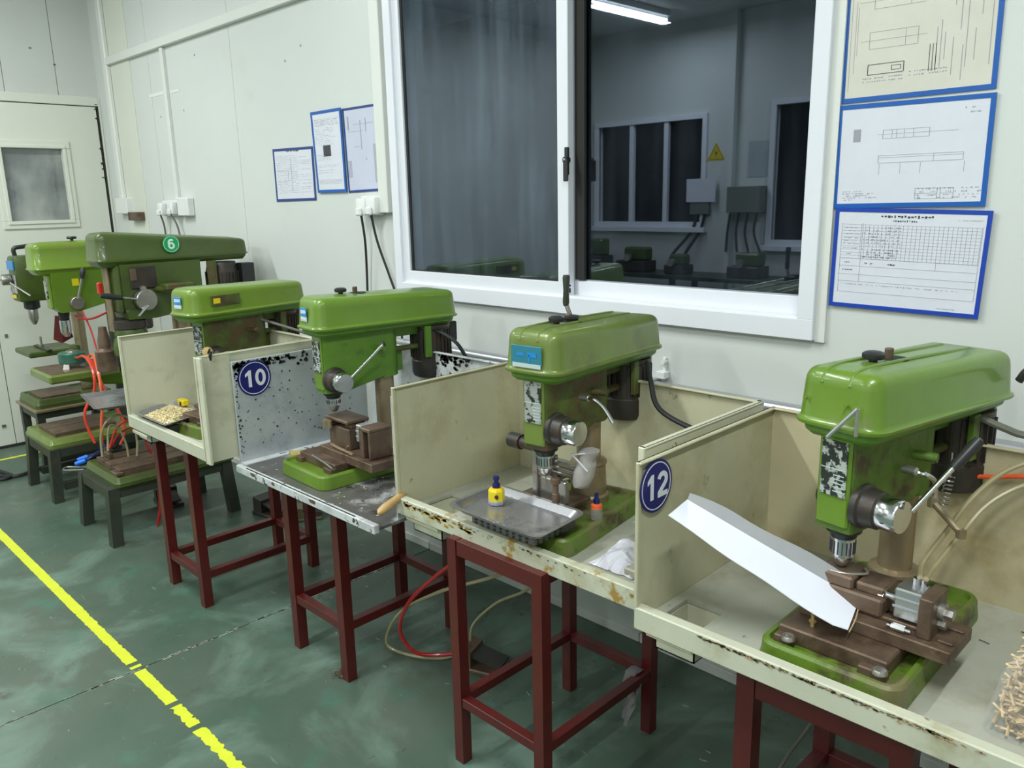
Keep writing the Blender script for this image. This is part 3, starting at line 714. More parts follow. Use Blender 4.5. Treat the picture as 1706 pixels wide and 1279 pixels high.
def digits(mb, txt, size, M_):
    H_ = size*.80; w = size*.155; adv = size*.60; x0 = -adv*(len(txt)-1)/2
    def arc(cx_, cy_, rx, ry, a0, a1, n_=14): return [(cx_+rx*math.cos(R(a0+(a1-a0)*k/n_)), cy_+ry*math.sin(R(a0+(a1-a0)*k/n_))) for k in range(n_+1)]
    for i, ch in enumerate(txt):
        cx_ = x0+i*adv; rx = size*.19; T = H_/2-w/2
        if ch == '1':
            mb.loft([[M_ @ Vector((cx_+px, py, z)) for px, py in ((-.02*size, -H_/2), (.14*size, -H_/2), (.14*size, H_/2), (.03*size, H_/2), (-.17*size, H_/2-.17*size), (-.17*size, H_/2-.30*size), (-.02*size, H_/2-.215*size))] for z in (0, .0007)])
        if ch == '0':
            A_ = arc(cx_, 0, rx+w/2, H_/2, 0, 360, 32); B_ = arc(cx_, 0, rx-w/2, H_/2-w, 0, 360, 32)
            mb.loft([[M_ @ Vector((A_[k][0], A_[k][1], 0)), M_ @ Vector((A_[k][0], A_[k][1], .0007)), M_ @ Vector((B_[k][0], B_[k][1], .0007)), M_ @ Vector((B_[k][0], B_[k][1], 0))] for k in range(33)], False, False)
        if ch == '2':
            r_ = rx*1.02; ribbon(mb, arc(cx_, T-r_, r_, r_, 165, -25, 14)+[(cx_+r_*.62, -size*.02), (cx_-r_*.75, -H_/2+w*.95), (cx_-r_*.95, -H_/2+w*.6)], w, M_)
            ribbon(mb, [(cx_-r_-w*.30, -H_/2+w/2), (cx_+r_+w*.45, -H_/2+w/2)], w, M_, .0007, .0003)
        if ch == '6':
            r_ = rx*1.02; ribbon(mb, arc(cx_, -H_/2+w/2+r_, r_, r_, 180, -180, 24), w, M_)
            ribbon(mb, [(cx_-r_, -H_/2+w/2+r_)]+arc(cx_, T-r_*1.0, r_, r_, 180, 40, 12), w, M_, .0007, .0003)
def disc(t, txt, c, n, upv, r, mdisc, mwhite, size, dx=0):
    """round number plate: centre, outward normal, up direction"""
    n = Vector(n).normalized(); upv = Vector(upv); ex = upv.cross(n).normalized(); ey = n.cross(ex)
    mb = MB(); mb.cyl(Vector(c), Vector(c)+n*.0015, r, seg=40); d = mb.build('number_disc', mdisc, t)
    mb = MB(); rings = []
    for rr, hh in ((r*.865, .0015), (r*.905, .0015), (r*.905, .0020), (r*.865, .0020), (r*.865, .0015)):
        rings.append([Vector(c)+n*hh+(ex*math.cos(2*PI*k/40)+ey*math.sin(2*PI*k/40))*rr for k in range(40)])
    mb.loft(rings, False, False); mb.build('ring_line', mwhite, d)
    mb = MB(); digits(mb, txt, size, basis(Vector(c)+n*.0020, ex, ey)); mb.build('number', mwhite, d, 0)
    return d
# bench of press 10
t10 = enclosure('sheet_metal_tray', 'cream sheet metal tray enclosure holding the pan of brass chips', -3.445, -2.725, 1.180, 1.68, TZ, .378, 'tray_floor', 'cream', 'cream', 'cream', 'rim')
MB().box(-2.728, -2.690, 1.180, 1.192, TZ-.012, TZ+.378, .002).build('corner_flange', 'cream', t10)
MB().box(-2.725, -2.722, 1.180, 1.305, TZ-.012, TZ+.372, 0).build('edge_strip', 'cream', t10)
drawer(t10, -3.40, -3.27, 1.20, 1.34, TZ-.050, TZ-.003, 'rim')
# the white peeling table
tp = enclosure('sheet_metal_table', 'white table with peeling paint and black worn top under the bright green drill press', -2.668, -1.828, 1.262, 1.872, .655, .40, 'table_top', 'peeled', 'peeled', 'peeled', 'peeled', rimh=.022, left=False, right=False, rim_w=.020)
mb = MB(); mb.box(-2.712, -2.700, 1.300, 1.872, .668, 1.046, .0015); gp = mb.build('side_panel', 'galv', tp, label='grey galvanised panel with black paint flakes and a blue number disc')
disc(tp, '10', (-2.6995, 1.382, .974), (1, 0, 0), (0, 0, 1), .066, 'disc', 'disc_w', .078)
# paint flakes left along the grey panel's upper edge
MB().box(-2.712, -2.664, 1.300, 1.872, .656, .669, .001).build('table_edge', 'peeled', tp)
mb = MB(); r = random.Random(11)
def flake(mb, c, rad, r, nx=True):
    n = r.randint(5, 8); pts = [(math.cos(2*PI*k/n)*rad*r.uniform(.4, 1.2), math.sin(2*PI*k/n)*rad*r.uniform(.3, 1.1)) for k in range(n)]
    mb.loft([[(c[0], c[1]+p[0], c[2]+p[1]) for p in pts], [(c[0]+.0008, c[1]+p[0], c[2]+p[1]) for p in pts]])
for k in range(150):
    y = 1.31+abs(r.gauss(0, .14)); z = 1.038-abs(r.gauss(0, .018))*(1.6 if y < 1.4 else 1)
    if y < 1.62: flake(mb, (-2.6998, y, z), r.uniform(.003, .011), r)
for k in range(90): flake(mb, (-2.6998, r.uniform(1.32, 1.80), r.uniform(.72, 1.0)), r.uniform(.0015, .005), r)
for k in range(40): flake(mb, (-2.6998, 1.305+abs(r.gauss(0, .006)), r.uniform(.70, 1.03)), r.uniform(.002, .005), r)
mb.build('paint_flakes', 'foam', tp, 0, kind='stuff')
mb = MB(); mb.box(-1.834, -1.829, 1.350, 1.865, .667, 1.05, .0015); mb.build('side_panel', 'peeled', tp)
mb = MB(); r = random.Random(4)
for k in range(70):
    x = -2.165+r.gauss(0, .05); z = 1.05-abs(r.gauss(0, .02)); n = 6
    pts = [(math.cos(2*PI*i/n)*.010*r.uniform(.3, 1.2), math.sin(2*PI*i/n)*.008*r.uniform(.3, 1.2)) for i in range(n)]
    mb.loft([[(x+p[0], 1.8682, z+p[1]) for p in pts], [(x+p[0], 1.8690, z+p[1]) for p in pts]])
mb.build('paint_flakes', 'foam', tp, 0, kind='stuff')
# dark bare channel line on the front edge
mb = MB(); mb.box(-2.60, -1.93, 1.2655, 1.2700, .6765, .6782); mb.build('edge_groove', 'foam', tp)
mb = MB()
for x, s in ((-2.545, .020), (-2.405, .012), (-2.16, .024), (-1.93, .008)):
    n = 8; pts = [(x+math.cos(2*PI*i/n)*s*r.uniform(.6, 1.1), .667+math.sin(2*PI*i/n)*.008*r.uniform(.7, 1.2)) for i in range(n)]
    mb.loft([[(p[0], 1.2612, p[1]) for p in pts], [(p[0], 1.2620, p[1]) for p in pts]])
mb.build('bare_patch', 'steel_brown', tp, 0, kind='stuff')
# bench 11
h11 = (-1.790, -1.665, 1.425, 1.530)
t11 = enclosure('sheet_metal_tray', 'cream sheet metal tray enclosure with the grey metal pan and yellow bottle', -1.822, -.945, 1.345, 1.872, TZ, .378, 'tray_floor', 'cream_dirty', 'cream_dirty', 'cream', 'rim_worn', floor_hole=h11)
drawer(t11, -1.792, -1.663, 1.380, 1.535, TZ-.060, TZ-.002, 'cream')
# handwriting on the inner right panel
mb = MB(); r = random.Random(9)
for k, (y, z) in enumerate([(1.435, 1.048), (1.455, 1.046), (1.475, 1.048), (1.497, 1.050), (1.452, 1.018), (1.48, 1.022)]):
    for q in range(4):
        a = Vector((-.9445, y+r.uniform(-.007, .007), z+r.uniform(-.009, .009))); b = a+Vector((0, r.uniform(-.012, .012), r.uniform(-.012, .012)))
        mb.tube([a, b], .0009, 4, 1)
mb.build('marker_writing', 'foam', t11, 0, kind='stuff')
# bench 12
h12 = (-.890, -.797, 1.362, 1.446)
t12 = enclosure('sheet_metal_tray', 'cream sheet metal tray enclosure with the blue number 12 disc', -.920, .06, 1.283, 1.872, TZ, .368, 'tray_floor', 'cream_dirty', 'cream_back', 'cream_back', 'rim', floor_hole=h12)
drawer(t12, -.892, -.795, 1.325, 1.45, TZ-.058, TZ-.002, 'cream')
disc(t12, '12', (-.9115, 1.344, 1.003), (1, 0, 0), (0, 0, 1), .058, 'disc', 'disc_w', .070)
# spare stand of the same tray to its right edge (only just in frame)
stand('steel_stand', 'dark maroon steel stand leg at the lower right corner of the photo', -.17, .03, 1.36, 1.83, TZ, .042, 'maroon', .215)

# ================================================================== DRILL PRESSES
def plan_ring(x0, x1, y0, y1, r, z, taper=0, off=0, n=5):
    return [(p[0], p[1], z) for p in rrect(x0-off, x1+off, y0-off, y1+off, max(r+off, .003), n, taper)]
def drill_press(label, col, z0, yaw, base_yaw=None, zl=.480, cov=(-.105, .105, -.345, .105), covh=.112, taper=.012, mcover='green', mhead='cast', mbase='green', mb_=None, pf=.045,
                plate=True, base=(-.135, .135, -.375, .110), baseh=.046, knob=True, lever=None, handle=None, front_w=.040, top_ridges=False, chuck_z=.165,
                nameplate='plate_k', sticker='blue', motor=(.012, .150), head_z=.240, hub=(-.215, .300), rear_r=.03, seg_cover=6, motor_r=.060, slope=.014, collar=.047):
    """col = column axis on the bench; every height below is above z0"""
    t = thing('bench_drill_press', label, 'drill press', (col[0], col[1], z0), 0)
    by = yaw if base_yaw is None else base_yaw
    Hm = Matrix.Translation((col[0], col[1], z0)) @ Matrix.Rotation(yaw, 4, 'Z'); Bm = Matrix.Translation((col[0], col[1], z0)) @ Matrix.Rotation(by, 4, 'Z')
    def bld(mb, M_, *a, **k):
        for v in mb.bm.verts: v.co = M_ @ v.co
        return mb.build(*a, **k)
    # --- base
    x0, x1, y0, y1 = base
    mb = MB(); rings = []
    for z, off in ((0, .004), (.006, .004), (baseh*.55, .001), (baseh-.006, 0), (baseh, -.005), (baseh, -.013), (baseh-.010, -.017), (baseh-.012, -.03)):
        rings.append(plan_ring(x0, x1, y0, y1, .034, z, 0, off))
    mb.loft(rings); b = bld(mb, Bm, 'base', mb_ or mbase, t)
    if plate:
        mb = MB(); mb.box(x0+.022, x1-.038, y0+pf, -.10, baseh-.013, baseh+.020, .003); mb.box(x0+.022, x0+.060, y0+pf-.017, y0+pf+.005, baseh-.013, baseh+.006, .002); mb.box(x1-.085, x1-.035, y0+pf-.017, y0+pf+.005, baseh-.013, baseh+.006, .002)
        bld(mb, Bm, 'work_plate', 'steel_brown', t)
    # --- column
    mb = MB(); mb.lathe([(.058, baseh-.013), (.058, baseh+.004), (.052, baseh+.010), (.049, baseh+collar-.011), (.053, baseh+collar-.007), (.052, baseh+collar), (.044, baseh+collar+.005)], (0, 0, 0), seg=24); bld(mb, Bm, 'column_collar', 'steel_col' if mhead != 'cast_dirty' else 'steel_col', t)
    mb = MB(); mb.cyl((0, 0, baseh), (0, 0, zl-.01), .0345, seg=24); bld(mb, Bm, 'column', 'steel_col', t)
    # --- head casting
    fw2 = front_w; sy = -.205
    mb = MB(); pts = []
    for z in (head_z, zl-.015):
        for p in rrect(-fw2, fw2, sy-.045, sy+.05, .010, 2): pts.append((p[0], p[1], z+(.0 if z > .3 else 0)))
    zc = head_z+.040
    for k in range(12):
        a = 2*PI*k/12
        for z in (zc, zl-.015): pts.append((.050*math.cos(a), .050*math.sin(a), z))
    mb.hull(pts); hd = bld(mb, Hm, 'head_casting', mhead, t)
    mb = MB(); mb.cyl((0, 0, zc-.012), (0, 0, zl-.03), .052, seg=20); mb.box(-.012, .012, .045, .075, zc-.005, zc+.08, .003); bld(mb, Hm, 'column_clamp', mhead, t)
    mb = MB(); mb.box(-fw2*.85, fw2*.85, sy-.050, sy-.042, head_z+.01, zl-.02, .004); bld(mb, Hm, 'front_face', mbase if mbase != 'green_dark' else mhead, t)
    mb = MB(); mb.lathe([(.034, head_z+.002), (.034, head_z-.012), (.028, head_z-.014), (.0245, head_z-.025)], (0, sy, 0), seg=20); bld(mb, Hm, 'quill', 'black', t)
    # --- chuck
    ct = chuck_z; mb = MB(); mb.lathe([(.016, head_z-.022), (.0235, head_z-.026), (.0235, ct+.022), (.021, ct+.020), (.0205, ct+.018)], (0, sy, 0), seg=24)
    ck = bld(mb, Hm, 'chuck', 'chrome', t)
    mb = MB()
    for k in range(18):
        a = 2*PI*k/18; mb.box(-.0012, .0012, -.0012, .0012, ct+.028, head_z-.032, 0, Matrix.Translation((.0235*math.cos(a), sy+.0235*math.sin(a), 0)) @ Matrix.Rotation(a, 4, 'Z'))
    bld(mb, Hm, 'knurling', 'ink_d', ck, 0)
    mb = MB(); mb.lathe([(.0205, ct+.020), (.019, ct+.012), (.011, ct-.001), (.007, ct-.003)], (0, sy, 0), seg=18); bld(mb, Hm, 'chuck_jaw', 'steel', ck)
    mb = MB(); mb.cyl((0, sy, ct), (0, sy, ct-.026), .0022, seg=8); bld(mb, Hm, 'drill_bit', 'steel', t)
    # --- feed hub on the right side
    hy, hz = hub; xs = fw2
    mb = MB(); mb.lathe([(.044, 0), (.044, .012), (.039, .016), (.037, .042), (.032, .046)], (xs-.004, hy, hz), (1, 0, 0), 24); bld(mb, Hm, 'feed_collar', 'motor', t)
    mb = MB(); mb.lathe([(.030, .040), (.0335, .046), (.0335, .080), (.031, .084), (.0, .085)], (xs-.004, hy, hz), (1, 0, 0), 28); hb = bld(mb, Hm, 'feed_hub', 'chrome', t)
    mb = MB(); mb.cyl((xs+.058, hy-.030, hz-.004), (xs+.058, hy-.0325, hz-.004), .007, seg=12); bld(mb, Hm, 'lever_hole', 'foam', hb)
    mb = MB(); mb.lathe([(.018, 0), (.022, .004), (.022, .016)], (-fw2-.010, hy, hz), (1, 0, 0), 16); bld(mb, Hm, 'spring_cap', 'black', t)
    Hi = Hm.inverted()
    if lever:
        a = Hi @ Vector(lever[0]); b_ = Hi @ Vector(lever[1]); f = lever[2]; mid = a.lerp(b_, f)
        mb = MB(); mb.cyl(a, b_, .0052, seg=12); lv = bld(mb, Hm, 'feed_lever', 'chrome', t)
        if f < 1: mb = MB(); dd = (b_-a).normalized(); L_ = (b_-mid).length; mb.lathe([(.009, 0), (.0105, L_*.2), (.0115, L_*.8), (.010, L_+.004), (.004, L_+.008)], mid, dd, 16); bld(mb, Hm, 'lever_grip', 'black', lv)
    if handle:
        mb = MB(); mb.tube([Hi @ Vector(p) for p in handle], .0050, 8, 4); bld(mb, Hm, 'clamp_lever', 'chrome', t)
        p = Hi @ Vector(handle[0]); mb = MB(); mb.lathe([(.009, -.02), (.009, .006), (.006, .010)], p, (1, 0, 0), 12); bld(mb, Hm, 'clamp_bolt', 'steel', t)
    # --- cover: pan, lip, shell
    x0, x1, y0, y1 = cov
    mb = MB(); mb.loft([plan_ring(x0, x1, y0, y1, .04, zl-.026, taper, -.024), plan_ring(x0, x1, y0, y1, .04, zl-.016, taper, -.012), plan_ring(x0, x1, y0, y1, .04, zl, taper, -.008)]); bld(mb, Hm, 'cover_pan', 'cast_clean' if mcover != 'green_dark' else 'green_dark', t)
    rings = []; rad = .026; CR = .042
    rings.append(plan_ring(x0, x1, y0, y1, CR, zl, taper, .005)); rings.append(plan_ring(x0, x1, y0, y1, CR, zl+.002, taper, .0065)); rings.append(plan_ring(x0, x1, y0, y1, CR, zl+.007, taper, .0065)); rings.append(plan_ring(x0, x1, y0, y1, CR, zl+.010, taper, .001)); rings.append(plan_ring(x0, x1, y0, y1, CR, zl+.016, taper, -.001))
    zt = zl+covh
    rings.append(plan_ring(x0, x1, y0, y1, CR, zt-rad-.01, taper, -.006))
    for k in range(1, seg_cover+1):
        a = PI/2*k/seg_cover; rings.append(plan_ring(x0, x1, y0, y1, CR, zt-.004-rad*(1-math.sin(a)), taper, -.007-rad*(1-math.cos(a))))
    rings.append(plan_ring(x0, x1, y0, y1, CR, zt-.001, taper, -.055)); rings.append(plan_ring(x0, x1, y0, y1, CR, zt, taper, -.075))
    ym = y0+(y1-y0)*.3; rings = [[(p[0], p[1], p[2]-slope*max(0, (p[1]-ym)/(y1-ym))*(p[2]-zl)/covh) for p in rg] for rg in rings]
    mb = MB(); mb.loft(rings); cv = bld(mb, Hm, 'belt_cover', mcover, t, 50)
    if top_ridges:
        for xx in (-.028, .028):
            mb = MB(); mb.tube([(xx, y0+.008, zt-.030), (xx, y0+.020, zt-.010), (xx, y0+.050, zt-.0025), (xx, y0+.12, zt-.0015), (xx, (y0+y1)/2, zt-.005), (xx, y1-.08, zt-.012)], .0042, 8, 4); bld(mb, Hm, 'ridge', mcover, cv)
    if knob:
        ky = sy+.055; zt -= .004
        mb = MB(); mb.lathe([(.008, -.004), (.008, .006), (.019, .008), (.021, .012), (.021, .018), (.015, .022), (.004, .023)], (0, ky, zt), seg=20); bld(mb, Hm, 'cover_knob', 'black', t)
        mb = MB(); mb.lathe([(.030, -.001), (.030, .0015), (.010, .002)], (.004, ky+.062, zt), seg=20); bld(mb, Hm, 'shaft_hole', 'foam', cv)
        mb = MB(); mb.lathe([(.0075, -.01), (.0085, .012), (.0085, .020), (.007, .022)], (.0, ky+.055, zt), seg=14); bld(mb, Hm, 'spindle_end', 'steel_brown', t)
    # --- stickers
    if sticker == 'blue':
        mb = MB(); mb.box(-.030, .016, y0-.0035, y0-.0005, zl+.044, zl+.074, .001); st = bld(mb, Hm, 'sticker', 'st_blue', cv)
        mb = MB(); mb.box(-.030, .016, y0-.0035, y0-.0003, zl+.028, zl+.0435, .001); bld(mb, Hm, 'sticker', 'st_white', cv)
        mb = MB(); r = random.Random(5)
        for k in range(4): mb.box(-.024+k*.0098, -.0165+k*.0098, y0-.0044, y0-.0033, zl+.050+r.uniform(0, .006), zl+.066, .0005)
        for k in range(9): mb.box(-.027+k*.0045, -.024+k*.0045, y0-.0044, y0-.0033, zl+.034, zl+.039)
        bld(mb, Hm, 'sticker_print', 'disc_w', cv, kind='stuff')
    if sticker == 'teal':
        mb = MB(); mb.box(-.050, .048, y0-.0035, y0-.0005, zl+.022, zl+.072, .001); bld(mb, Hm, 'sticker', 'st_teal', cv)
        mb = MB(); mb.box(-.045, .045, y0-.0040, y0-.0030, zl+.016, zl+.027); bld(mb, Hm, 'sticker_print', 'st_white', cv, kind='stuff')
        mb = MB(); mb.box(-.030, -.008, y0-.0044, y0-.0034, zl+.045, zl+.053); mb.box(.004, .032, y0-.0044, y0-.0034, zl+.044, zl+.056); mb.box(.006, .012, y0-.0044, y0-.0034, zl+.03, zl+.05); bld(mb, Hm, 'sticker_print', 'st_blue', cv, kind='stuff')
    if nameplate:
        mb = MB(); mb.box(-.026, .028, sy-.0535, sy-.0500, head_z+.072, head_z+.182, .001); npn = bld(mb, Hm, 'name_plate', nameplate, t)
        mb = MB()
        for xx, zz in ((-.023, .076), (.025, .076), (-.023, .178), (.025, .178)): mb.cyl((xx, sy-.0535, head_z+zz), (xx, sy-.0550, head_z+zz), .0018, seg=8)
        bld(mb, Hm, 'rivet', 'steel', npn, kind='stuff')
        mb = MB()
        mb.box(-.024, .026, sy-.0542, sy-.0534, head_z+.126, head_z+.128)
        for z in (.082, .090, .098, .106, .114):
            mb.box(.002, .024, sy-.0542, sy-.0534, head_z+z, head_z+z+.002)
        bld(mb, Hm, 'plate_print', 'st_white', npn, kind='stuff')
    # --- motor, bracket and terminal box
    mx, my = motor; mr = motor_r; zb = head_z-.005
    mb = MB(); mb.lathe([(mr*.75, zb), (mr*.93, zb+.006), (mr, zb+.02), (mr, zb+.065), (mr*.965, zb+.068), (mr*.965, zl-.045), (mr, zl-.042), (mr, zl-.030), (mr*.6, zl-.022)], (mx, my, 0), seg=32); mo = bld(mb, Hm, 'motor', 'motor', t)
    mb = MB()
    for k in range(26):
        a = 2*PI*k/26; mb.box(0, .007, -.0014, .0014, zb+.075, zl-.048, 0, Matrix.Translation((mx+(mr*.955)*math.cos(a), my+(mr*.955)*math.sin(a), 0)) @ Matrix.Rotation(a, 4, 'Z'))
    bld(mb, Hm, 'cooling_fins', 'motor', mo, 0, kind='stuff')
    mb = MB(); mb.box(mx-.020, mx+.030, my+mr-.008, my+mr+.028, zl-.105, zl-.030, .004); bld(mb, Hm, 'terminal_box', 'black', mo)
    mb = MB(); mb.box(mx+mr*.72, mx+mr*.72+.014, my-mr*.85, my-mr*.85+.026, zb+.085, zl-.028, .002); bld(mb, Hm, 'motor_bracket', mhead, t)
    mb = MB(); mb.box(-.034, .034, .03, my-mr*.55, zl-.060, zl-.020, .004); bld(mb, Hm, 'motor_mount', mhead, t)
    mb = MB(); mb.cyl((.026, .02, zl-.105), (.026, my-mr*.6, zl-.105), .010, seg=12); bld(mb, Hm, 'slide_rod', 'cast_dirty', t)
    mb = MB(); mb.cyl((fw2-.01, -.055, zl-.085), (.088, -.040, zl-.085), .010, seg=12); bld(mb, Hm, 'side_boss', mhead, t)
    return t, Hm, Bm, zl
d12, H12, B12, _ = drill_press('oily green drill press in the number 12 bay, nearest on the right', (-.545, 1.715), TZ+.011, R(-10), R(0), mcover='green', mhead='cast', top_ridges=True, sticker=None,
    mb_='green_base', base=(-.116, .152, -.388, .09), zl=.455, covh=.113, cov=(-.098, .102, -.277, .246), motor=(.012, .182), motor_r=.074, head_z=.246, chuck_z=.160, lever=((-.452, 1.49, 1.025), (-.385, 1.60, 1.145), .62), handle=[(-.49, 1.60, 1.065), (-.465, 1.60, 1.062), (-.455, 1.62, 1.045), (-.455, 1.63, 1.01)])
d11, H11, B11, _ = drill_press('green drill press with a teal sticker and three top ridges, behind the grey pan', (-1.395, 1.715), TZ+.011, R(5), R(8), mcover='green_old', mhead='cast_dirty', mbase='green_old', mb_='green_base', top_ridges=True, sticker='teal', nameplate='plate_w',
    base=(-.125, .13, -.322, .10), zl=.453, covh=.113, cov=(-.100, .104, -.276, .245), motor=(.012, .180), motor_r=.072, head_z=.246, collar=.105, plate=False, lever=None, handle=[(-1.30, 1.590, 1.082), (-1.27, 1.585, 1.084), (-1.245, 1.592, 1.065), (-1.215, 1.594, 1.029)])
dP, HP, BP, _ = drill_press('clean bright green drill press on the peeling white table beside the number 10 disc', (-2.345, 1.705), .667, R(-7), R(-2), mcover='green', mhead='cast_clean', sticker='blue',
    zl=.512, covh=.112, cov=(-.101, .101, -.286, .276), motor=(.012, .200), motor_r=.074, head_z=.288, chuck_z=.216, hub=(-.215, .335), pf=.070, base=(-.145, .150, -.365, .10), lever=((-2.262, 1.495, 1.005), (-2.201, 1.604, 1.124), .99))
d10, H10, B10, _ = drill_press('oily yellow-green drill press with a tilted cover behind the pan of brass chips', (-3.10, 1.60), TZ+.011, R(9), R(4), mcover='green_lime', mhead='cast_dirty', sticker='blue',
    zl=.471, covh=.108, cov=(-.10, .10, -.320, .224), mb_='green_base', base=(-.12, .13, -.34, .065), motor=(.012, .150), knob=False)

# extras on the covers
mb = MB(); a = H12 @ Vector((.060, -.290, .508)); b = H12 @ Vector((.010, -.300, .446)); c = H12 @ Vector((.058, -.289, .456))
mb.tube([b, a], .0042, 8, 1); mb.tube([c+Vector((.001, 0, 0)), a], .0036, 8, 1)
single('steel_clip', mb, 'alu', 'bent silver metal clip hooked over the lip of the number 12 press cover', 'clip', tuple(b))
mb = MB()
for xx in (-.055, .030): mb.cyl(H12 @ Vector((xx, -.276, .505)), H12 @ Vector((xx, -.2825, .505)), .0035, seg=10)
mb.build('rivet', 'green_lime', d12)
# crank handle standing on top of press 11
t = thing('hand_crank', 'dark upright crank handle standing on top of the teal-sticker press', 'handle', tuple(H11 @ Vector((0, -.150+.115, .549))))
o = H11 @ Vector((.004, -.088, .549))
mb = MB(); mb.lathe([(.017, 0), (.017, .018), (.020, .022), (.020, .028), (.012, .030)], o, seg=18); mb.build('socket_nut', 'black', t)
mb = MB(); mb.tube([o+Vector((0, 0, .02)), o+Vector((-.008, -.004, .045)), o+Vector((-.014, -.006, .060))], .006, 8, 4); mb.build('crank_arm', 'steel', t)
mb = MB(); mb.lathe([(.007, 0), (.009, .01), (.0075, .04), (.010, .075), (.008, .082)], o+Vector((-.014, -.006, .055)), (.02, .0, 1), 14); mb.build('grip', 'stool', t)

# cables off the motors
cable('motor_cable', 'rubber', .0075, [(-1.30, 1.86, 1.135), (-1.245, 1.80, 1.10), (-1.20, 1.78, 1.03), (-1.09, 1.80, .985), (-.99, 1.84, .96), (-.97, 1.86, .90)], 'thick black cable curving from the motor of the teal-sticker press', 'cable')
cable('motor_cable', 'cable_g', .008, [(-.452, 1.85, 1.13), (-.40, 1.86, 1.110), (-.36, 1.87, 1.10), (-.26, 1.88, 1.11), (-.15, 1.88, 1.09)], 'dark grey cable running right from the motor of the number 12 press', 'cable')
cable('motor_cable', 'rubber', .008, [(-.395, 1.90, 1.205), (-.377, 1.90, 1.232), (-.33, 1.90, 1.245), (-.20, 1.92, 1.24), (-.1, 2.0, 1.2)], 'black cable looping behind the rear end of the number 12 press cover', 'cable')
cable('motor_cable', 'rubber', .007, [(-2.285, 1.86, 1.135), (-2.22, 1.88, 1.125), (-2.16, 1.90, 1.09), (-2.14, 1.93, 1.03)], 'black cable at the back of the clean bright green press', 'cable')
cable('motor_cable', 'cable_g', .006, [(-3.08, 1.60, 1.14), (-3.00, 1.66, 1.11), (-2.93, 1.72, 1.08), (-2.88, 1.78, 1.05)], 'thin grey cable crossing the motor of the press with a tilted cover', 'cable')

# ================================================================== MACHINES ON LOW STOOLS (far left)
def low_base(t, x0, x1, y0, y1, z0, h, m, plate=None, slots=0):
    mb = MB(); rings = []
    for z, off in ((0, .004), (h*.4, .004), (h*.5, -.001), (h-.004, -.006), (h, -.010), (h, -.020), (h-.008, -.026)):
        rings.append(plan_ring(x0, x1, y0, y1, .022, z0+z, 0, off))
    mb.loft(rings); mb.build('base', m, t)
    if plate:
        a0, a1, b0, b1, zt = plate; n = slots+1; w = (a1-a0)/n
        mb = MB(); mb.box(a0, a1, b0, b1, z0+h-.01, z0+zt-.012, .002)
        for k in range(n): mb.box(a0+k*w+(.006 if k else 0), a0+(k+1)*w-(.006 if k < n-1 else 0), b0, b1, z0+zt-.013, z0+zt, .002)
        mb.build('slotted_table', 'steel_brown', t)
def big_cover(t, x0, x1, y0, y1, z, h, m, mpan, slope=0, rad=.03, r=.04):
    rings = [plan_ring(x0, x1, y0, y1, r, z, .008, .006), plan_ring(x0, x1, y0, y1, r, z+.007, .008, .006), plan_ring(x0, x1, y0, y1, r, z+.011, .008, .001), plan_ring(x0, x1, y0, y1, r, z+h-rad-.008, .008, -.004)]
    for k in range(1, 6):
        a = PI/2*k/5; rings.append(plan_ring(x0, x1, y0, y1, r, z+h-.005-rad*(1-math.sin(a)), .008, -.004-rad*(1-math.cos(a))))
    rings.append(plan_ring(x0, x1, y0, y1, r, z+h, .008, -.07))
    ym = y0+(y1-y0)*.38
    rings = [[(p[0], p[1], p[2]-(slope*max(0, (p[1]-ym)/(y1-ym))*(p[2]-z)/h)) for p in rg] for rg in rings]
    mb = MB(); mb.loft(rings); cv = mb.build('belt_cover', m, t, 50)
    mb = MB(); mb.loft([plan_ring(x0, x1, y0, y1, r, z-.028, .008, -.022), plan_ring(x0, x1, y0, y1, r, z-.012, .008, -.006), plan_ring(x0, x1, y0, y1, r, z, .008, -.003)]); mb.build('cover_pan', mpan, t)
    return cv
# --- press 6
stand('low_stool', 'low dark stool under the large green press numbered 6', -4.325, -3.905, 1.205, 1.825, .285, .052, 'stool', 0, splay=.018)
t6 = thing('pillar_drill_press', 'large dark green drill press carrying the green number 6 disc', 'drill press', (-4.12, 1.55, .285))
low_base(t6, -4.33, -3.90, 1.245, 1.84, .285, .045, 'green_dark', (-4.27, -3.955, 1.285, 1.80, .070), 2)
mb = MB(); mb.box(-4.02, -3.945, 1.262, 1.30, .325, .345, .004); mb.cyl((-3.985, 1.281, .345), (-3.985, 1.281, .349), .012); mb.build('bolt_lug', 'steel_brown', t6)
mb = MB(); mb.lathe([(.085, .355), (.085, .370), (.070, .378), (.066, .44)], (-4.13, 1.745, 0), seg=24); mb.build('column_collar', 'green_dark', t6)
mb = MB(); mb.cyl((-4.13, 1.745, .355), (-4.13, 1.745, 1.34), .048, seg=24); mb.build('column', 'steel_col', t6)
mb = MB(); mb.hull([(x, y, z) for x in (-4.205, -4.035) for y, z in ((1.435, 1.325), (1.435, 1.12), (1.45, 1.06), (1.58, 1.055), (1.70, 1.07), (1.83, 1.12), (1.83, 1.325))]); mb.build('head_casting', 'green_dark', t6)
mb = MB(); mb.box(-4.20, -4.04, 1.415, 1.445, 1.09, 1.32, .012); mb.build('front_face', 'green_dark', t6)
mb = MB(); mb.box(-4.034, -4.026, 1.475, 1.60, 1.205, 1.31, .004); mb.build('side_panel', 'motor', t6)
mb = MB(); mb.box(-4.030, -4.020, 1.475, 1.505, 1.245, 1.305, .003); mb.build('label_plate', 'steel_brown', t6)
mb = MB(); mb.cyl((-4.028, 1.525, 1.205), (-4.010, 1.525, 1.205), .014); mb.build('dial', 'steel', t6)
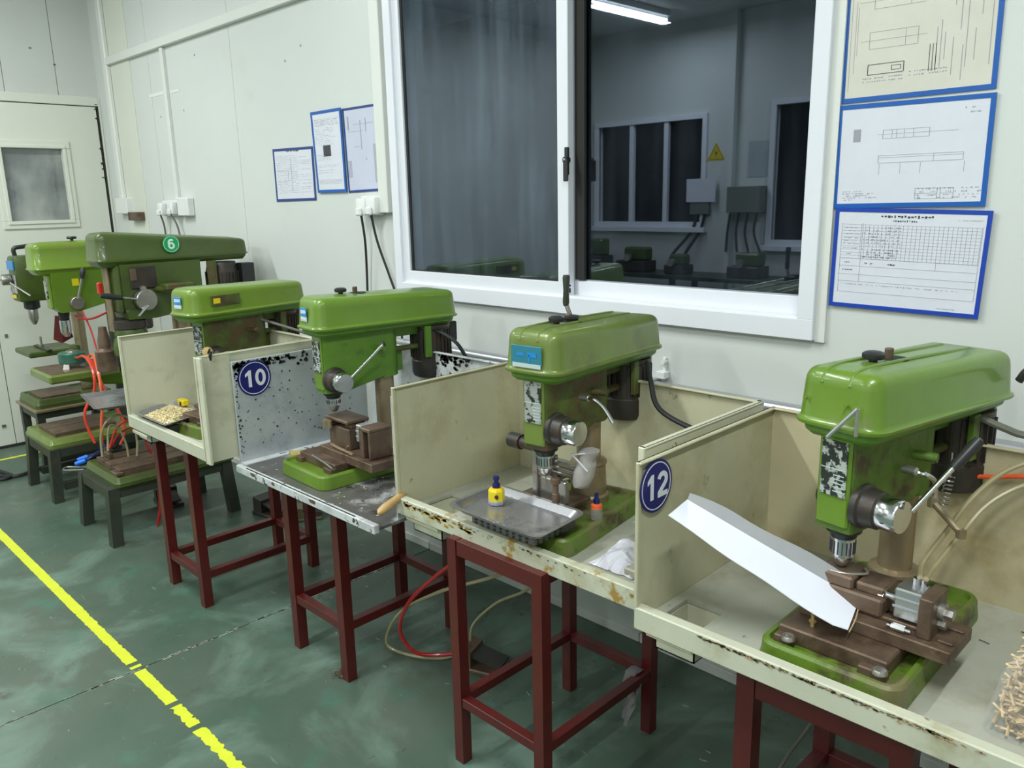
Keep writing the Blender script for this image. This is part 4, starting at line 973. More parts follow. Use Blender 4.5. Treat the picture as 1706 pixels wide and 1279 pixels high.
mb = MB(); mb.lathe([(.052, 0), (.052, .02), (.048, .024)], (-4.040, 1.527, 1.152), (1, 0, 0), 28); mb.build('feed_collar', 'motor', t6)
mb = MB(); mb.lathe([(.049, .0), (.051, .006), (.051, .030), (.047, .034), (.0, .035)], (-4.018, 1.527, 1.152), (1, 0, 0), 32); mb.build('feed_hub', 'steel', t6)
mb = MB(); mb.cyl((-3.99, 1.510, 1.155), (-3.99, 1.345, 1.190), .006, seg=10); lv = mb.build('feed_lever', 'chrome', t6)
mb = MB(); mb.lathe([(.010, 0), (.013, .03), (.014, .07), (.010, .10)], (-3.99, 1.415, 1.174), (0, -.98, .2), 14); mb.build('lever_grip', 'black', lv)
mb = MB(); mb.cyl((-3.985, 1.525, 1.125), (-3.955, 1.465, 1.085), .006, seg=10); mb.build('feed_lever', 'chrome', t6)
mb = MB(); mb.lathe([(.060, 1.010), (.078, 1.014), (.078, 1.050), (.060, 1.058)], (-4.105, 1.475, 0), seg=28); mb.build('spindle_ring', 'motor', t6)
mb = MB(); mb.lathe([(.070, .875), (.088, .885), (.090, .93), (.084, .95), (.075, .972), (.078, .985), (.070, 1.010)], (-4.105, 1.475, 0), seg=28); mb.build('spindle_housing', 'green_dark', t6)
for x, y, r_ in ((-4.185, 1.415, .011), (-4.15, 1.405, .013), (-4.115, 1.402, .009)):
    mb = MB(); mb.cyl((x, y, 1.0), (x, y, 1.325), r_, seg=14); mb.build('guide_rod', 'steel_col', t6)
mb = MB(); mb.lathe([(.046, .80), (.048, .81), (.048, .90), (.040, .905), (.030, .915), (.030, .95), (.022, .99), (.018, 1.02)], (-4.20, 1.375, 0), seg=22); mb.build('chuck_guard', 'steel_brown', t6)
mb = MB(); mb.box(-4.0, -3.92, 1.60, 1.74, 1.195, 1.225, .006); mb.cyl((-4.035, 1.60, 1.195), (-3.95, 1.62, 1.20), .016); mb.build('side_boss', 'cast_dirty', t6)
c6 = big_cover(t6, -4.245, -4.035, 1.350, 2.105, 1.340, .140, 'green_dark', 'green_dark', slope=.062)
mb = MB(); mb.lathe([(.078, .90), (.082, .92), (.082, 1.26), (.070, 1.30)], (-4.12, 1.985, 0), seg=32); mo = mb.build('motor', 'motor', t6)
mb = MB()
for k in range(26):
    a = 2*PI*k/26; mb.box(.078, .088, -.0018, .0018, .96, 1.25, 0, Matrix.Translation((-4.12, 1.985, 0)) @ Matrix.Rotation(a, 4, 'Z'))
mb.build('cooling_fins', 'motor', mo, 0, kind='stuff')
mb = MB(); mb.box(-4.10, -4.03, 2.055, 2.125, 1.17, 1.29, .004); mb.build('terminal_box', 'black', mo)
mb = MB(); mb.box(-4.045, -4.03, 1.865, 1.915, 1.18, 1.315, .003); mb.build('motor_bracket', 'cast_dirty', t6)
disc(t6, '6', (-4.0318, 1.692, 1.410), (1, 0, 0), (0, 0, 1), .042, 'disc_g', 'disc_wg', .062)
mb = MB(); mb.box(-4.17, -4.09, 1.80, 1.85, .95, 1.12, .006); mb.build('column_clamp', 'green_dark', t6)
# pneumatic hoses of press 6 lying over its table
cable('air_hose', 'beige_hose', .0058, [(-4.10, 1.262, .40), (-4.10, 1.268, .50), (-4.09, 1.30, .570), (-4.09, 1.36, .592), (-4.09, 1.42, .545), (-4.09, 1.43, .44), (-4.09, 1.42, .365)], 'clear beige hose arching over the slotted base of the press numbered 6', 'hose')
cable('air_hose', 'beige_hose', .0055, [(-4.10, 1.29, .42), (-4.13, 1.32, .53), (-4.13, 1.36, .52), (-4.12, 1.385, .44), (-4.12, 1.39, .362)], 'short clear beige hose inside the taller arch on the base of press 6', 'hose')
cable('air_hose', 'red_hose', .0065, [(-4.19, 1.33, .41), (-4.16, 1.36, .50), (-4.13, 1.40, .545), (-4.08, 1.46, .535), (-4.04, 1.50, .45), (-4.03, 1.51, .375)], 'red air hose arching over the brown slotted table of the press numbered 6', 'hose')
cable('air_hose', 'dkred_hose', .006, [(-4.21, 1.34, .40), (-4.18, 1.38, .47), (-4.14, 1.42, .50), (-4.10, 1.46, .47), (-4.09, 1.48, .40), (-4.09, 1.49, .362)], 'dark red air hose under the brighter red one on the base of press 6', 'hose')
t = thing('pipe_fitting', 'small brown clamp block on the rear edge of the base of press 6', 'fitting', (-4.20, 1.34, .355))
mb = MB(); mb.box(-4.25, -4.17, 1.315, 1.335, .355, .385, .004); mb.cyl((-4.24, 1.325, .385), (-4.24, 1.325, .40), .009); mb.cyl((-4.19, 1.325, .385), (-4.19, 1.325, .40), .009); mb.build('clamp_body', 'steel_brown', t)
# press 6 work pan
def pan(name, label, poly, z, h, m, rim=.008, r=.02, group=None, wall=True):
    """pressed rectangular pan from four corners (x,y) at height z"""
    c = sum((Vector(p) for p in poly), Vector((0, 0)))/4
    t = thing(name, label, 'pan', (c.x, c.y, z))
    def ring_(off, zz, rr):
        out = []
        n = len(poly)
        for i in range(n):
            p, q, s_ = Vector(poly[i-1]), Vector(poly[i]), Vector(poly[(i+1) % n])
            d0 = (q-p).normalized(); d1 = (s_-q).normalized()
            n0 = Vector((d0.y, -d0.x)); n1 = Vector((d1.y, -d1.x))
            k = 1/(1+n0.dot(n1)); corner = q+(n0+n1)*k*off
            a = corner-d0*rr; b = corner+d1*rr
            for kk in range(6):
                tt = kk/5; w = a.lerp(corner, tt).lerp(corner.lerp(b, tt), tt); out.append((w.x, w.y, zz))
        return out
    f = .0015
    rings = [ring_(-.012, z, r), ring_(0, z+h, r), ring_(rim, z+h+.001, r+rim*.5), ring_(rim+.001, z+h+.003, r+rim*.5), ring_(0, z+h+.003, r), ring_(-.0125, z+f+.001, r), ring_(-.020, z+f, r)]
    mb = MB(); mb.loft(rings); mb.build('pan_body', m, t, 30)
    return t
pan('metal_pan', 'grey metal pan left of the pan of brass chips, over the base of press 6', [(-4.36, 1.285), (-3.98, 1.225), (-3.93, 1.50), (-4.31, 1.56)], .655, .012, 'tray_steel')
mb = MB(); mb.box(-4.28, -4.05, 1.30, 1.70, .635, .654, .004); mb.box(-4.17, -4.09, 1.69, 1.80, .60, .70, .006); mb.build('work_table', 'green_dark', t6)

# --- press B (light green, table with the teal fixture)
stand('low_stool', 'low dark stool under the light green press with the teal fixture', -5.215, -4.765, 1.205, 1.80, .300, .05, 'stool', .10, splay=.02, lowfront=False)
tb = thing('pillar_drill_press', 'light green drill press with a teal fixture on its raised table, left of press 6', 'drill press', (-5.0, 1.5, .30))
low_base(tb, -5.235, -4.790, 1.215, 1.80, .300, .048, 'green_old', (-5.17, -4.87, 1.27, 1.60, .064), 1)
mb = MB(); mb.cyl((-5.0, 1.715, .34), (-5.0, 1.715, 1.25), .043, seg=22); mb.build('column', 'stool', tb)
mb = MB(); mb.hull([(x, y, z) for x in (-5.06, -4.95) for y, z in ((1.39, 1.245), (1.39, 1.05), (1.42, 1.02), (1.52, 1.02), (1.66, 1.07), (1.78, 1.08), (1.78, 1.245))]); mb.build('head_casting', 'green', tb)
mb = MB(); mb.box(-5.045, -4.965, 1.378, 1.395, 1.04, 1.235, .008); mb.build('front_face', 'green_lime', tb)
mb = MB(); mb.box(-5.035, -4.995, 1.373, 1.379, 1.10, 1.20, .001); mb.build('name_plate', 'plate_w', tb)
cb = big_cover(tb, -5.125, -4.935, 1.315, 1.93, 1.262, .150, 'green_lime', 'green', slope=.0)
mb = MB(); mb.lathe([(.008, -.004), (.008, .008), (.024, .010), (.027, .018), (.022, .024)], (-5.03, 1.55, 1.412), seg=18); mb.build('cover_knob', 'black', tb)
mb = MB(); mb.lathe([(.024, 0), (.036, .01), (.036, .035), (.033, .038), (0, .039)], (-4.952, 1.50, 1.070), (1, 0, 0), 26); mb.build('feed_hub', 'steel', tb)
mb = MB(); mb.cyl((-4.91, 1.502, 1.095), (-4.90, 1.540, 1.235), .0065, seg=10); lv = mb.build('feed_lever', 'steel', tb)
mb = MB(); mb.lathe([(.009, 0), (.014, .02), (.015, .05), (.008, .062)], (-4.902, 1.534, 1.205), (0, .25, 1), 14); mb.build('lever_grip', 'black', lv)
mb = MB(); mb.box(-4.953, -4.948, 1.495, 1.53, 1.165, 1.205, .001); mb.build('warning_label', 'yellow', tb)
mb = MB(); mb.lathe([(.030, 1.02), (.030, 1.0), (.026, .99), (.026, .975)], (-5.02, 1.450, 0), seg=18); mb.build('quill', 'black', tb)
mb = MB(); mb.lathe([(.022, .975), (.030, .97), (.030, .905), (.024, .895), (.012, .875)], (-5.02, 1.450, 0), seg=22); mb.build('chuck', 'chrome', tb)
mb = MB(); mb.box(-5.23, -4.865, 1.285, 1.66, .640, .690, .010); mb.build('work_table', 'green_old', tb)
mb = MB(); mb.box(-5.21, -4.885, 1.30, 1.645, .688, .693, .002); mb.build('table_top', 'steel_brown', tb)
mb = MB(); mb.hull([(-5.06, 1.40, .64), (-4.96, 1.40, .64), (-5.06, 1.75, .64), (-4.94, 1.75, .64), (-5.03, 1.60, .575), (-4.97, 1.60, .575), (-5.05, 1.77, .55), (-4.95, 1.77, .55)]); mb.build('table_arm', 'green', tb)
mb = MB(); mb.lathe([(.065, .060), (.070, .085), (.070, 1.2), (.06, 1.22)], (-5.03, 1.87, 0), seg=20)
for v in mb.bm.verts: v.co.z = .85+v.co.z*.32 if v.co.z < 1 else 1.24
mb.build('motor', 'motor', tb)
t = thing('round_fixture', 'teal round clamping fixture with bolts on the raised table of the light green press', 'fixture', (-5.04, 1.465, .693))
mb = MB(); mb.lathe([(.068, .022), (.072, .027), (.072, .078), (.066, .084), (.02, .086)], (-5.04, 1.465, .697), seg=28); mb.build('fixture_body', 'vise_green', t)
mb = MB(); mb.lathe([(.058, .078), (.045, .080), (.03, .082), (.028, .090), (.012, .094)], (-5.04, 1.465, .700), seg=24); mb.build('fixture_jaw', 'steel', t)
for a in (200, 320, 80): mb = MB(); mb.hull([(-5.04+.060*math.cos(R(a+w))*q, 1.455+.060*math.sin(R(a+w))*q, .693+z) for w in (-14, 14) for q, z in ((.8, 0), (1.25, 0), (.8, .03), (1.0, .03))]); mb.build('foot', 'steel', t)
mb = MB(); mb.cyl((-4.985, 1.50, .750), (-4.950, 1.52, .750), .010, seg=8); mb.cyl((-4.975, 1.46, .757), (-4.945, 1.465, .757), .009, seg=8); mb.build('hose_fitting', 'steel', t)
# hoses B: from the fixture down to the blue fittings
cable('air_hose', 'red_hose', .0080, [(-4.945, 1.465, .757), (-4.86, 1.475, .775), (-4.74, 1.465, .75), (-4.66, 1.45, .69), (-4.66, 1.44, .61), (-4.67, 1.38, .50), (-4.66, 1.385, .40), (-4.64, 1.40, .325)], 'leftmost loop of red hose hanging from the teal fixture', 'hose')
cable('air_hose', 'orange_hose', .0080, [(-4.95, 1.52, .750), (-4.86, 1.52, .775), (-4.72, 1.49, .74), (-4.64, 1.47, .66), (-4.62, 1.46, .55), (-4.62, 1.44, .42), (-4.62, 1.43, .318)], 'straight orange-red hose hanging down in front of the light green press', 'hose')
cable('air_hose', 'red_hose', .0075, [(-4.88, 1.50, .765), (-4.76, 1.49, .73), (-4.66, 1.48, .66), (-4.62, 1.50, .56), (-4.58, 1.54, .45), (-4.56, 1.53, .36), (-4.55, 1.50, .31)], 'rightmost red hose loop hanging beside the pan left of the brass chips', 'hose')
t = thing('air_coupling', 'bright blue hose coupling lying between press 6 and the light green press', 'coupling', (-4.47, 1.30, .275))
mb = MB(); mb.lathe([(.010, 0), (.014, .004), (.014, .05), (.010, .055)], (-4.50, 1.26, .29), (.1, .8, .15), 12); mb.lathe([(.008, 0), (.012, .004), (.012, .05), (.008, .055)], (-4.46, 1.235, .285), (.3, .8, .2), 12); mb.build('coupling_body', 'bright_blue', t)
mb = MB(); mb.tube([(-4.49, 1.31, .297), (-4.50, 1.36, .31), (-4.55, 1.42, .315), (-4.62, 1.43, .315)], .007, 8); mb.tube([(-4.44, 1.29, .297), (-4.46, 1.35, .315), (-4.55, 1.47, .31)], .007, 8); mb.build('coupling_hose', 'navy', t)
mb = MB(); mb.tube([(-4.38, 1.25, .27), (-4.47, 1.19, .262), (-4.505, 1.19, .262), (-4.52, 1.21, .262), (-4.50, 1.235, .262), (-4.39, 1.29, .27)], .004, 6, 3)
single('wire_bracket', mb, 'steel', 'thin bent wire bracket sticking out beside the stool of press 6', 'bracket', (-4.43, 1.22, .262))
cable('air_hose', 'dkred_hose', .008, [(-3.98, 1.50, .285), (-3.99, 1.47, .20), (-3.98, 1.46, .10), (-3.99, 1.44, .01)], 'short dark red hose hanging to the floor under the stool of press 6', 'hose')
# dark cloth and hose clutter between the two presses
mb = MB(); mb.tube([(-5.0, 1.50, .99), (-4.86, 1.50, .985), (-4.74, 1.52, 1.0), (-4.62, 1.58, 1.05)], .006, 8); mb.tube([(-4.86, 1.50, 1.03), (-4.80, 1.51, .93), (-4.72, 1.50, .84), (-4.66, 1.49, .78)], .005, 8)
single('air_hose', mb, 'dkred_hose', 'dark red hoses crossing in the gap between the light green press and press 6', 'hose', (-4.8, 1.52, .93), kind='stuff')
mb = MB(); mb.hull([(-5.14, 1.41, .85), (-5.09, 1.44, .83), (-5.12, 1.43, .99), (-5.08, 1.47, .98), (-5.08, 1.50, .86)])
single('dust_cloth', mb, 'maroon', 'folded dark red cloth hanging beside the chuck of the light green press', 'cloth', (-5.1, 1.45, .83))

# --- press C (far left, dark green)
stand('low_stool', 'leftmost low stool with a plywood edge near the door', -5.800, -5.43, 1.335, 1.80, .370, .045, 'stool', .08, splay=.0, lowfront=False)
mb = MB(); mb.box(-5.835, -5.405, 1.325, 1.815, .370, .388, .003)
single('stool_board', mb, 'steel_col', 'flat board lying between the leftmost stool and the base of its press', 'board', (-5.62, 1.57, .37))
tc_ = thing('pillar_drill_press', 'dark green drill press farthest left, nearest the door, with a black top handle', 'drill press', (-5.62, 1.6, .388))
low_base(tc_, -5.81, -5.44, 1.345, 1.795, .388, .055, 'green_dark', (-5.75, -5.50, 1.39, 1.62, .062), 0)
mb = MB(); mb.cyl((-5.62, 1.70, .44), (-5.62, 1.70, 1.30), .036, seg=20); mb.build('column', 'steel_col', tc_)
mb = MB(); mb.box(-5.72, -5.57, 1.375, 1.60, 1.035, 1.315, .018, seg=2); mb.box(-5.70, -5.60, 1.58, 1.76, 1.10, 1.29, .012); mb.build('head_casting', 'green_dark', tc_)
mb = MB(); mb.box(-5.715, -5.58, 1.369, 1.377, 1.23, 1.285, .002); mb.build('sticker', 'st_blue', tc_)
mb = MB(); mb.box(-5.70, -5.58, 1.369, 1.377, 1.09, 1.20, .002); mb.build('name_plate', 'plate_w', tc_)
mb = MB(); mb.box(-5.68, -5.60, 1.366, 1.372, 1.060, 1.080, .001); mb.build('warning_label', 'yellow', tc_)
mb = MB(); mb.tube([(-5.70, 1.42, 1.31), (-5.70, 1.42, 1.355), (-5.70, 1.47, 1.365), (-5.70, 1.56, 1.365), (-5.70, 1.59, 1.31)], .013, 10, 5); mb.build('top_handle', 'black', tc_)
mb = MB(); mb.lathe([(.028, 0), (.034, .01), (.034, .05), (.028, .055)], (-5.64, 1.368, 1.175), (-.25, -1, 0), 20); mb.build('feed_hub', 'steel', tc_)
mb = MB(); mb.cyl((-5.65, 1.33, 1.175), (-5.80, 1.24, 1.175), .007, seg=8); mb.cyl((-5.64, 1.34, 1.17), (-5.50, 1.42, 1.08), .006, seg=8); mb.build('feed_lever', 'steel', tc_)
mb = MB(); mb.lathe([(.045, 1.035), (.045, .99), (.034, .982)], (-5.655, 1.46, 0), seg=18); mb.build('quill', 'black', tc_)
mb = MB(); mb.lathe([(.024, .985), (.028, .975), (.028, .925), (.018, .90), (.010, .885)], (-5.655, 1.46, 0), seg=18); mb.build('chuck', 'steel', tc_)
mb = MB(); mb.box(-5.86, -5.55, 1.375, 1.66, .690, .725, .008); mb.box(-5.66, -5.59, 1.62, 1.70, .66, .73, .004); mb.build('work_table', 'green_dark', tc_)
t = thing('table_clamp', 'small clamp with an upright bolt on the table of the leftmost press', 'clamp', (-5.68, 1.48, .725))
mb = MB(); mb.box(-5.80, -5.52, 1.47, 1.50, .725, .737, .003); mb.build('clamp_bar', 'stool', t)
mb = MB(); mb.cyl((-5.68, 1.485, .737), (-5.68, 1.485, .80), .007, seg=10); mb.lathe([(.014, .737), (.014, .75)], (-5.68, 1.485, 0), seg=6); mb.build('clamp_bolt', 'steel', t)

# floor cable at the far left and dark debris
cable('floor_cable', 'rubber', .011, [(-5.80, 1.10, .012), (-5.60, 1.13, .012), (-5.46, 1.155, .012), (-5.42, 1.12, .012), (-5.44, 1.075, .012), (-5.55, 1.05, .012), (-5.50, 1.10, .012), (-5.42, 1.17, .012), (-5.45, 1.27, .012), (-5.49, 1.36, .012), (-5.53, 1.48, .012), (-5.45, 1.70, .012)], 'black rubber cable lying in a loop on the floor at the far left', 'cable')
def foot_pedal(label, x, y, rz, s=1.0, m='steel_brown'):
    t = thing('foot_pedal', label, 'pedal', (x, y, 0), rz)
    Mx = Matrix.Translation((x, y, 0)) @ Matrix.Rotation(rz, 4, 'Z')
    def b_(mb, n, mm):
        for v in mb.bm.verts: v.co = Mx @ v.co
        return mb.build(n, mm, t)
    mb = MB(); mb.box(-.085*s, .085*s, -.055*s, .055*s, 0, .018*s, .004); b_(mb, 'base_plate', m)
    mb = MB(); mb.hull([(-.075*s, yy*s, z*s) for yy in (-.05, .05) for z in (.018, .085)]+[(-.02*s, yy*s, z*s) for yy in (-.05, .05) for z in (.018, .075)]); b_(mb, 'valve_housing', m)
    mb = MB(); mb.hull([(xx*s, yy*s, z*s) for yy in (-.042, .042) for xx, z in ((-.02, .055), (-.02, .063), (.085, .030), (.085, .038))]); b_(mb, 'treadle', 'motor')
    return t, Mx
fp, FM = foot_pedal('brown metal foot pedal on the floor where the red and beige hoses end', -1.86, 1.70, R(20), 1.0)
foot_pedal('dark foot pedal on the floor behind the stand of the peeling white table', -3.70, 1.93, R(10), 1.15, 'motor')
foot_pedal('dark foot pedal with loose parts on the floor under the stool of press 6', -4.28, 1.62, R(-10), 1.1, 'motor')
foot_pedal('small greyish pedal block against the wall behind the peeling white table', -3.52, 2.02, R(60), .9, 'steel_col')
cable('air_hose', 'dkred_hose', .0068, [(-1.58, 1.42, .60), (-1.731, 1.50, .519), (-1.867, 1.50, .407), (-2.001, 1.50, .273), (-2.07, 1.51, .14), (-2.045, 1.55, .05), (-1.99, 1.62, .03), (-1.935, 1.67, .04)], 'dark red air hose looping down from the grey pan bench to the foot pedal', 'hose')
cable('air_hose', 'beige_hose', .0055, [(-1.58, 1.60, .50), (-1.72, 1.60, .42), (-1.90, 1.55, .33), (-2.08, 1.52, .20), (-2.17, 1.52, .05), (-2.10, 1.56, .012), (-2.0, 1.62, .012), (-1.94, 1.68, .03)], 'outer beige hose looping on the floor to the foot pedal', 'hose')
cable('air_hose', 'beige_hose', .005, [(-1.58, 1.75, .52), (-1.66, 1.74, .36), (-1.80, 1.72, .26), (-1.90, 1.70, .15), (-1.92, 1.70, .06), (-1.935, 1.70, .045)], 'inner beige hose hanging down to the foot pedal', 'hose')
mb = MB(); r = random.Random(8)
for k in range(40):
    a = r.uniform(0, 6.28); q = r.uniform(0, .035); p = Vector((-2.185+q*math.cos(a), 1.335+q*math.sin(a), .004)); d_ = Vector((r.uniform(-1, 1), r.uniform(-1, 1), r.uniform(0, .6)))*.018
    mb.tube([p, p+d_*.5+Vector((0, 0, .004)), p+d_], .0016, 4, 2)
single('swarf_clump', mb, 'steel_brown', 'small clump of dark metal swarf at the foot of the peeling table stand', 'debris', (-2.185, 1.335, 0), kind='stuff')
mb = MB(); r = random.Random(18)
for k in range(170):
    x = r.uniform(-4.2, -.4); y = r.uniform(.2, 2.1); a = r.uniform(0, PI); L_ = r.uniform(.003, .014)
    c_, s_ = math.cos(a)*L_, math.sin(a)*L_; mb.box(-L_, L_, -.0012, .0012, 0, .0015, 0, Matrix.Translation((x, y, 0)) @ Matrix.Rotation(a, 4, 'Z'))
single('floor_swarf', mb, 'alu', 'thin scattered metal shavings over the green floor under the benches', 'debris', (-2, 1, 0), smooth=0, kind='stuff')
# ================================================================== JIGS AND SMALL THINGS ON THE BENCHES
def boxes(*bs, bev=.002):
    mb = MB()
    for b in bs: mb.box(*b, bev)
    return mb
# --- number 12 bay
F12 = TZ+.011
zt = F12+.066      # top of the rusty work plate
t = thing('drilling_jig', 'brown slide jig with a silver air cylinder on the base of the number 12 press', 'jig', (-.48, 1.50, zt))
Mj = Matrix.Translation((-.46, 1.50, zt)) @ Matrix.Rotation(R(-1), 4, 'Z')
def jb(mb, n, m, p=None, sm=35, kind=None):
    for v in mb.bm.verts: v.co = Mj @ v.co
    return mb.build(n, m, p or t, sm, kind=kind)
jb(boxes((-.165, .112, -.066, .056, 0, .026)), 'bed', 'steel_brown')
jb(boxes((-.15, .045, -.030, -.012, .026, .034), (-.15, .045, .010, .028, .026, .034), (.080, .108, -.040, -.030, .026, .030), (.080, .108, .018, .028, .026, .030)), 'guide_rail', 'steel_brown', kind='stuff')
jb(boxes((-.160, -.020, -.036, .050, .030, .066), (-.155, -.080, -.030, .048, .064, .090), (-.078, -.022, -.022, .046, .064, .084), bev=.004), 'jig_body', 'steel_brown')
mb = MB(); mb.tube([(-.16, .01, .088), (-.14, -.02, .090), (-.10, -.015, .089), (-.07, .01, .090), (-.08, .03, .09)], .003, 6); jb(mb, 'clamp_plate_edge', 'steel')
jb(boxes((.048, .072, -.050, .028, .026, .104)), 'upright_block', 'steel_brown')
cyl_ = jb(boxes((-.002, .047, -.030, .022, .040, .100), bev=.003), 'air_cylinder', 'alu')
jb(boxes((-.003, .046, -.0315, -.0295, .062, .066), (-.003, .046, -.0315, -.0295, .080, .083), bev=0), 'cylinder_groove', 'ink', cyl_, kind='stuff')
mb = MB(); mb.cyl((-.030, -.008, .070), (-.002, -.008, .070), .0095, seg=14); mb.cyl((-.034, -.008, .070), (-.024, -.008, .070), .015, seg=6); jb(mb, 'piston_rod', 'chrome')
mb = MB(); mb.cyl((.072, -.008, .070), (.082, -.008, .070), .017, seg=18); mb.cyl((.082, -.008, .070), (.096, -.008, .070), .011, seg=6); jb(mb, 'end_nut', 'steel')
mb = MB(); mb.cyl((.072, -.008, .046), (.085, -.008, .046), .009, seg=6); jb(mb, 'lock_nut', 'steel')
mb = MB(); mb.cyl((.022, .012, .100), (.022, .012, .112), .007, seg=8); mb.cyl((.036, .012, .100), (.036, .012, .112), .006, seg=8); jb(mb, 'hose_fitting', 'chrome')
mb = MB(); mb.cyl((.006, -.052, .034), (.030, -.052, .034), .007, seg=6); mb.cyl((-.002, -.052, .034), (.040, -.052, .034), .004, seg=8); jb(mb, 'adjusting_screw', 'chrome')
# bolts on the plate
for k, (x, y) in enumerate(((-.607, 1.350), (-.437, 1.352))):
    mb = MB(); mb.lathe([(.014, 0), (.014, .003), (.011, .008), (.004, .010)], (x, y, F12+.054), seg=20); mb.build('plate_bolt', 'steel', d12)
mb = MB(); mb.lathe([(.004, 0), (.004, .008), (.007, .010), (.007, .013), (.0035, .014), (.0035, .024), (.005, .026)], (-.585, 1.405, zt), seg=12)
single('brass_fitting', mb, 'brass', 'tiny brass fitting standing on the rusty plate of the number 12 press', 'fitting', (-.585, 1.405, zt))
# the white sheet chute
t = thing('sheet_chute', 'long folded white sheet metal chute leaning from the number 12 panel to the jig', 'chute', (-.52, 1.44, .80))
A0, A1, A2 = Vector((-.862, 1.318, .957)), Vector((-.852, 1.372, .978)), Vector((-.850, 1.378, .992))
B0, B1, B2 = Vector((-.512, 1.385, .797)), Vector((-.533, 1.492, .815)), Vector((-.538, 1.500, .842))
mb = MB(); n = 14; rg = []
for k in range(n+1):
    u = k/n; w = .003*math.sin(u*9); c0 = A0.lerp(B0, u); c1 = A1.lerp(B1, u); c0 = c0+(c1-c0)*(.02*math.sin(u*14))+Vector((0, 0, -.004*math.sin(u*PI)))
    if k == n: c0 = c0.lerp(c1, .10)
    th = Vector((0, 0, .0016)); rg.append([c0, c0+Vector((.0, .0, .0016)), c1+th, c1])
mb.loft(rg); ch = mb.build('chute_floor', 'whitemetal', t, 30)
mb = MB(); rg = []
for k in range(n+1):
    u = k/n; c1 = A1.lerp(B1, u); c2 = A2.lerp(B2, u)+Vector((0, .0, .010*min(1, u*4)+.003*math.sin(u*11)))
    th = Vector((0, .0016, 0)); rg.append([c1, c1+th, c2+th, c2])
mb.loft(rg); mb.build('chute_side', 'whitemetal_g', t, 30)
mb = MB(); mb.tube([B0+Vector((.001, .010, .001)), B0.lerp(B1, .5)+Vector((.006, 0, .001)), B1+Vector((.001, 0, .002)), B2+Vector((.0, 0, .008))], .0014, 6, 4); mb.build('rusty_edge', 'rustedge', t)
# coil spring and hooked rod, air lines
mb = MB(); pts = []
for k in range(80):
    a = k*2*PI/10; u = k/80; pts.append(Vector((-.455, 1.715, 1.03)).lerp(Vector((-.459, 1.70, .965)), u)+Vector((math.cos(a)*.0085, math.sin(a)*.0085, 0)))
mb.tube(pts, .0014, 5, 1)
mb.tube([(-.457, 1.72, 1.08), (-.455, 1.715, 1.03)], .002, 5, 1); sp = single('coil_spring', mb, 'steel', 'small coil spring hanging behind the feed hub of the number 12 press', 'spring', (-.459, 1.70, .965))
mb = MB(); mb.cyl((-.470, 1.672, .985), (-.405, 1.640, .945), .007, seg=10); mb.cyl((-.470, 1.672, .975), (-.470, 1.672, .997), .010, seg=8); mb.cyl((-.405, 1.640, .937), (-.405, 1.640, .953), .010, seg=8)
single('hooked_rod', mb, 'steel_col', 'short tan rod held below the spring at the right of the number 12 press', 'rod', (-.44, 1.655, .94))
cable('air_hose', 'beige_hose', .0055, [(-.434, 1.515, zt+.112), (-.455, 1.60, .885), (-.440, 1.68, .93), (-.415, 1.74, .99), (-.37, 1.79, 1.045), (-.30, 1.82, 1.075), (-.20, 1.83, 1.07)], 'upper clear beige hose sweeping right from the jig in the number 12 bay', 'hose')
cable('air_hose', 'beige_hose', .0055, [(-.424, 1.515, zt+.112), (-.435, 1.60, .88), (-.420, 1.70, .92), (-.395, 1.76, .97), (-.35, 1.80, 1.01), (-.29, 1.82, 1.035), (-.20, 1.83, 1.03)], 'lower clear beige hose sweeping right from the jig in the number 12 bay', 'hose')
cable('air_hose', 'orange_hose', .005, [(-.62, 1.855, .975), (-.50, 1.858, .985), (-.42, 1.857, 1.0), (-.33, 1.856, 1.02), (-.18, 1.855, 1.03)], 'thin orange hose running along the back panel of the number 12 bay', 'hose')
cable('floor_cable', 'cable_g', .005, [(-.80, 2.12, .30), (-.82, 2.05, .14), (-.85, 1.92, .04), (-.83, 1.75, .008), (-.74, 1.62, .008), (-.62, 1.52, .008)], 'grey cable curving on the floor under the number 12 bay', 'cable')
mb = MB(); r = random.Random(2)
for x, y in ((-.448, 1.86), (-.435, 1.855), (-.354, 1.69), (-.30, 1.78)): mb.tube([(x-.010, y, F12+.001), (x, y-.003, F12+.002), (x+.010, y-.004, F12+.001)], .0009, 4, 2)
single('swarf', mb, 'foam', 'few dark curls of wire lying on the grey floor of the number 12 bay', 'debris', (-.44, 1.8, F12), kind='stuff')
# bag of sticks
t = thing('bag_of_sticks', 'clear bag full of pale sticks at the right edge of the photo', 'bag', (-.19, 1.47, F12))
bx0, bx1, by0, by1 = -.274, -.12, 1.380, 1.56
mb = MB(); r = random.Random(21)
for k in range(900):
    u = r.random(); z = F12+.006+u*.118; sh = 1-.22*u*u
    x = (bx0+bx1)/2+(r.uniform(-.5, .5))*(bx1-bx0-.02)*sh; y = (by0+by1)/2+r.uniform(-.5, .5)*(by1-by0-.02)*sh
    a = r.uniform(0, PI); e = r.uniform(-.6, .6); d_ = Vector((math.cos(a)*math.cos(e), math.sin(a)*math.cos(e), math.sin(e)))*.014
    p = Vector((x, y, z)); q0, q1 = p-d_, p+d_
    for q in (q0, q1): q.x = min(max(q.x, bx0+.004), bx1-.004); q.y = min(max(q.y, by0+.004), by1-.004); q.z = max(q.z, F12+.003)
    mb.cyl(q0, q1, .0024, seg=4)
mb.build('sticks', 'stick', t, 0, kind='stuff')
rings = []; r = random.Random(5)
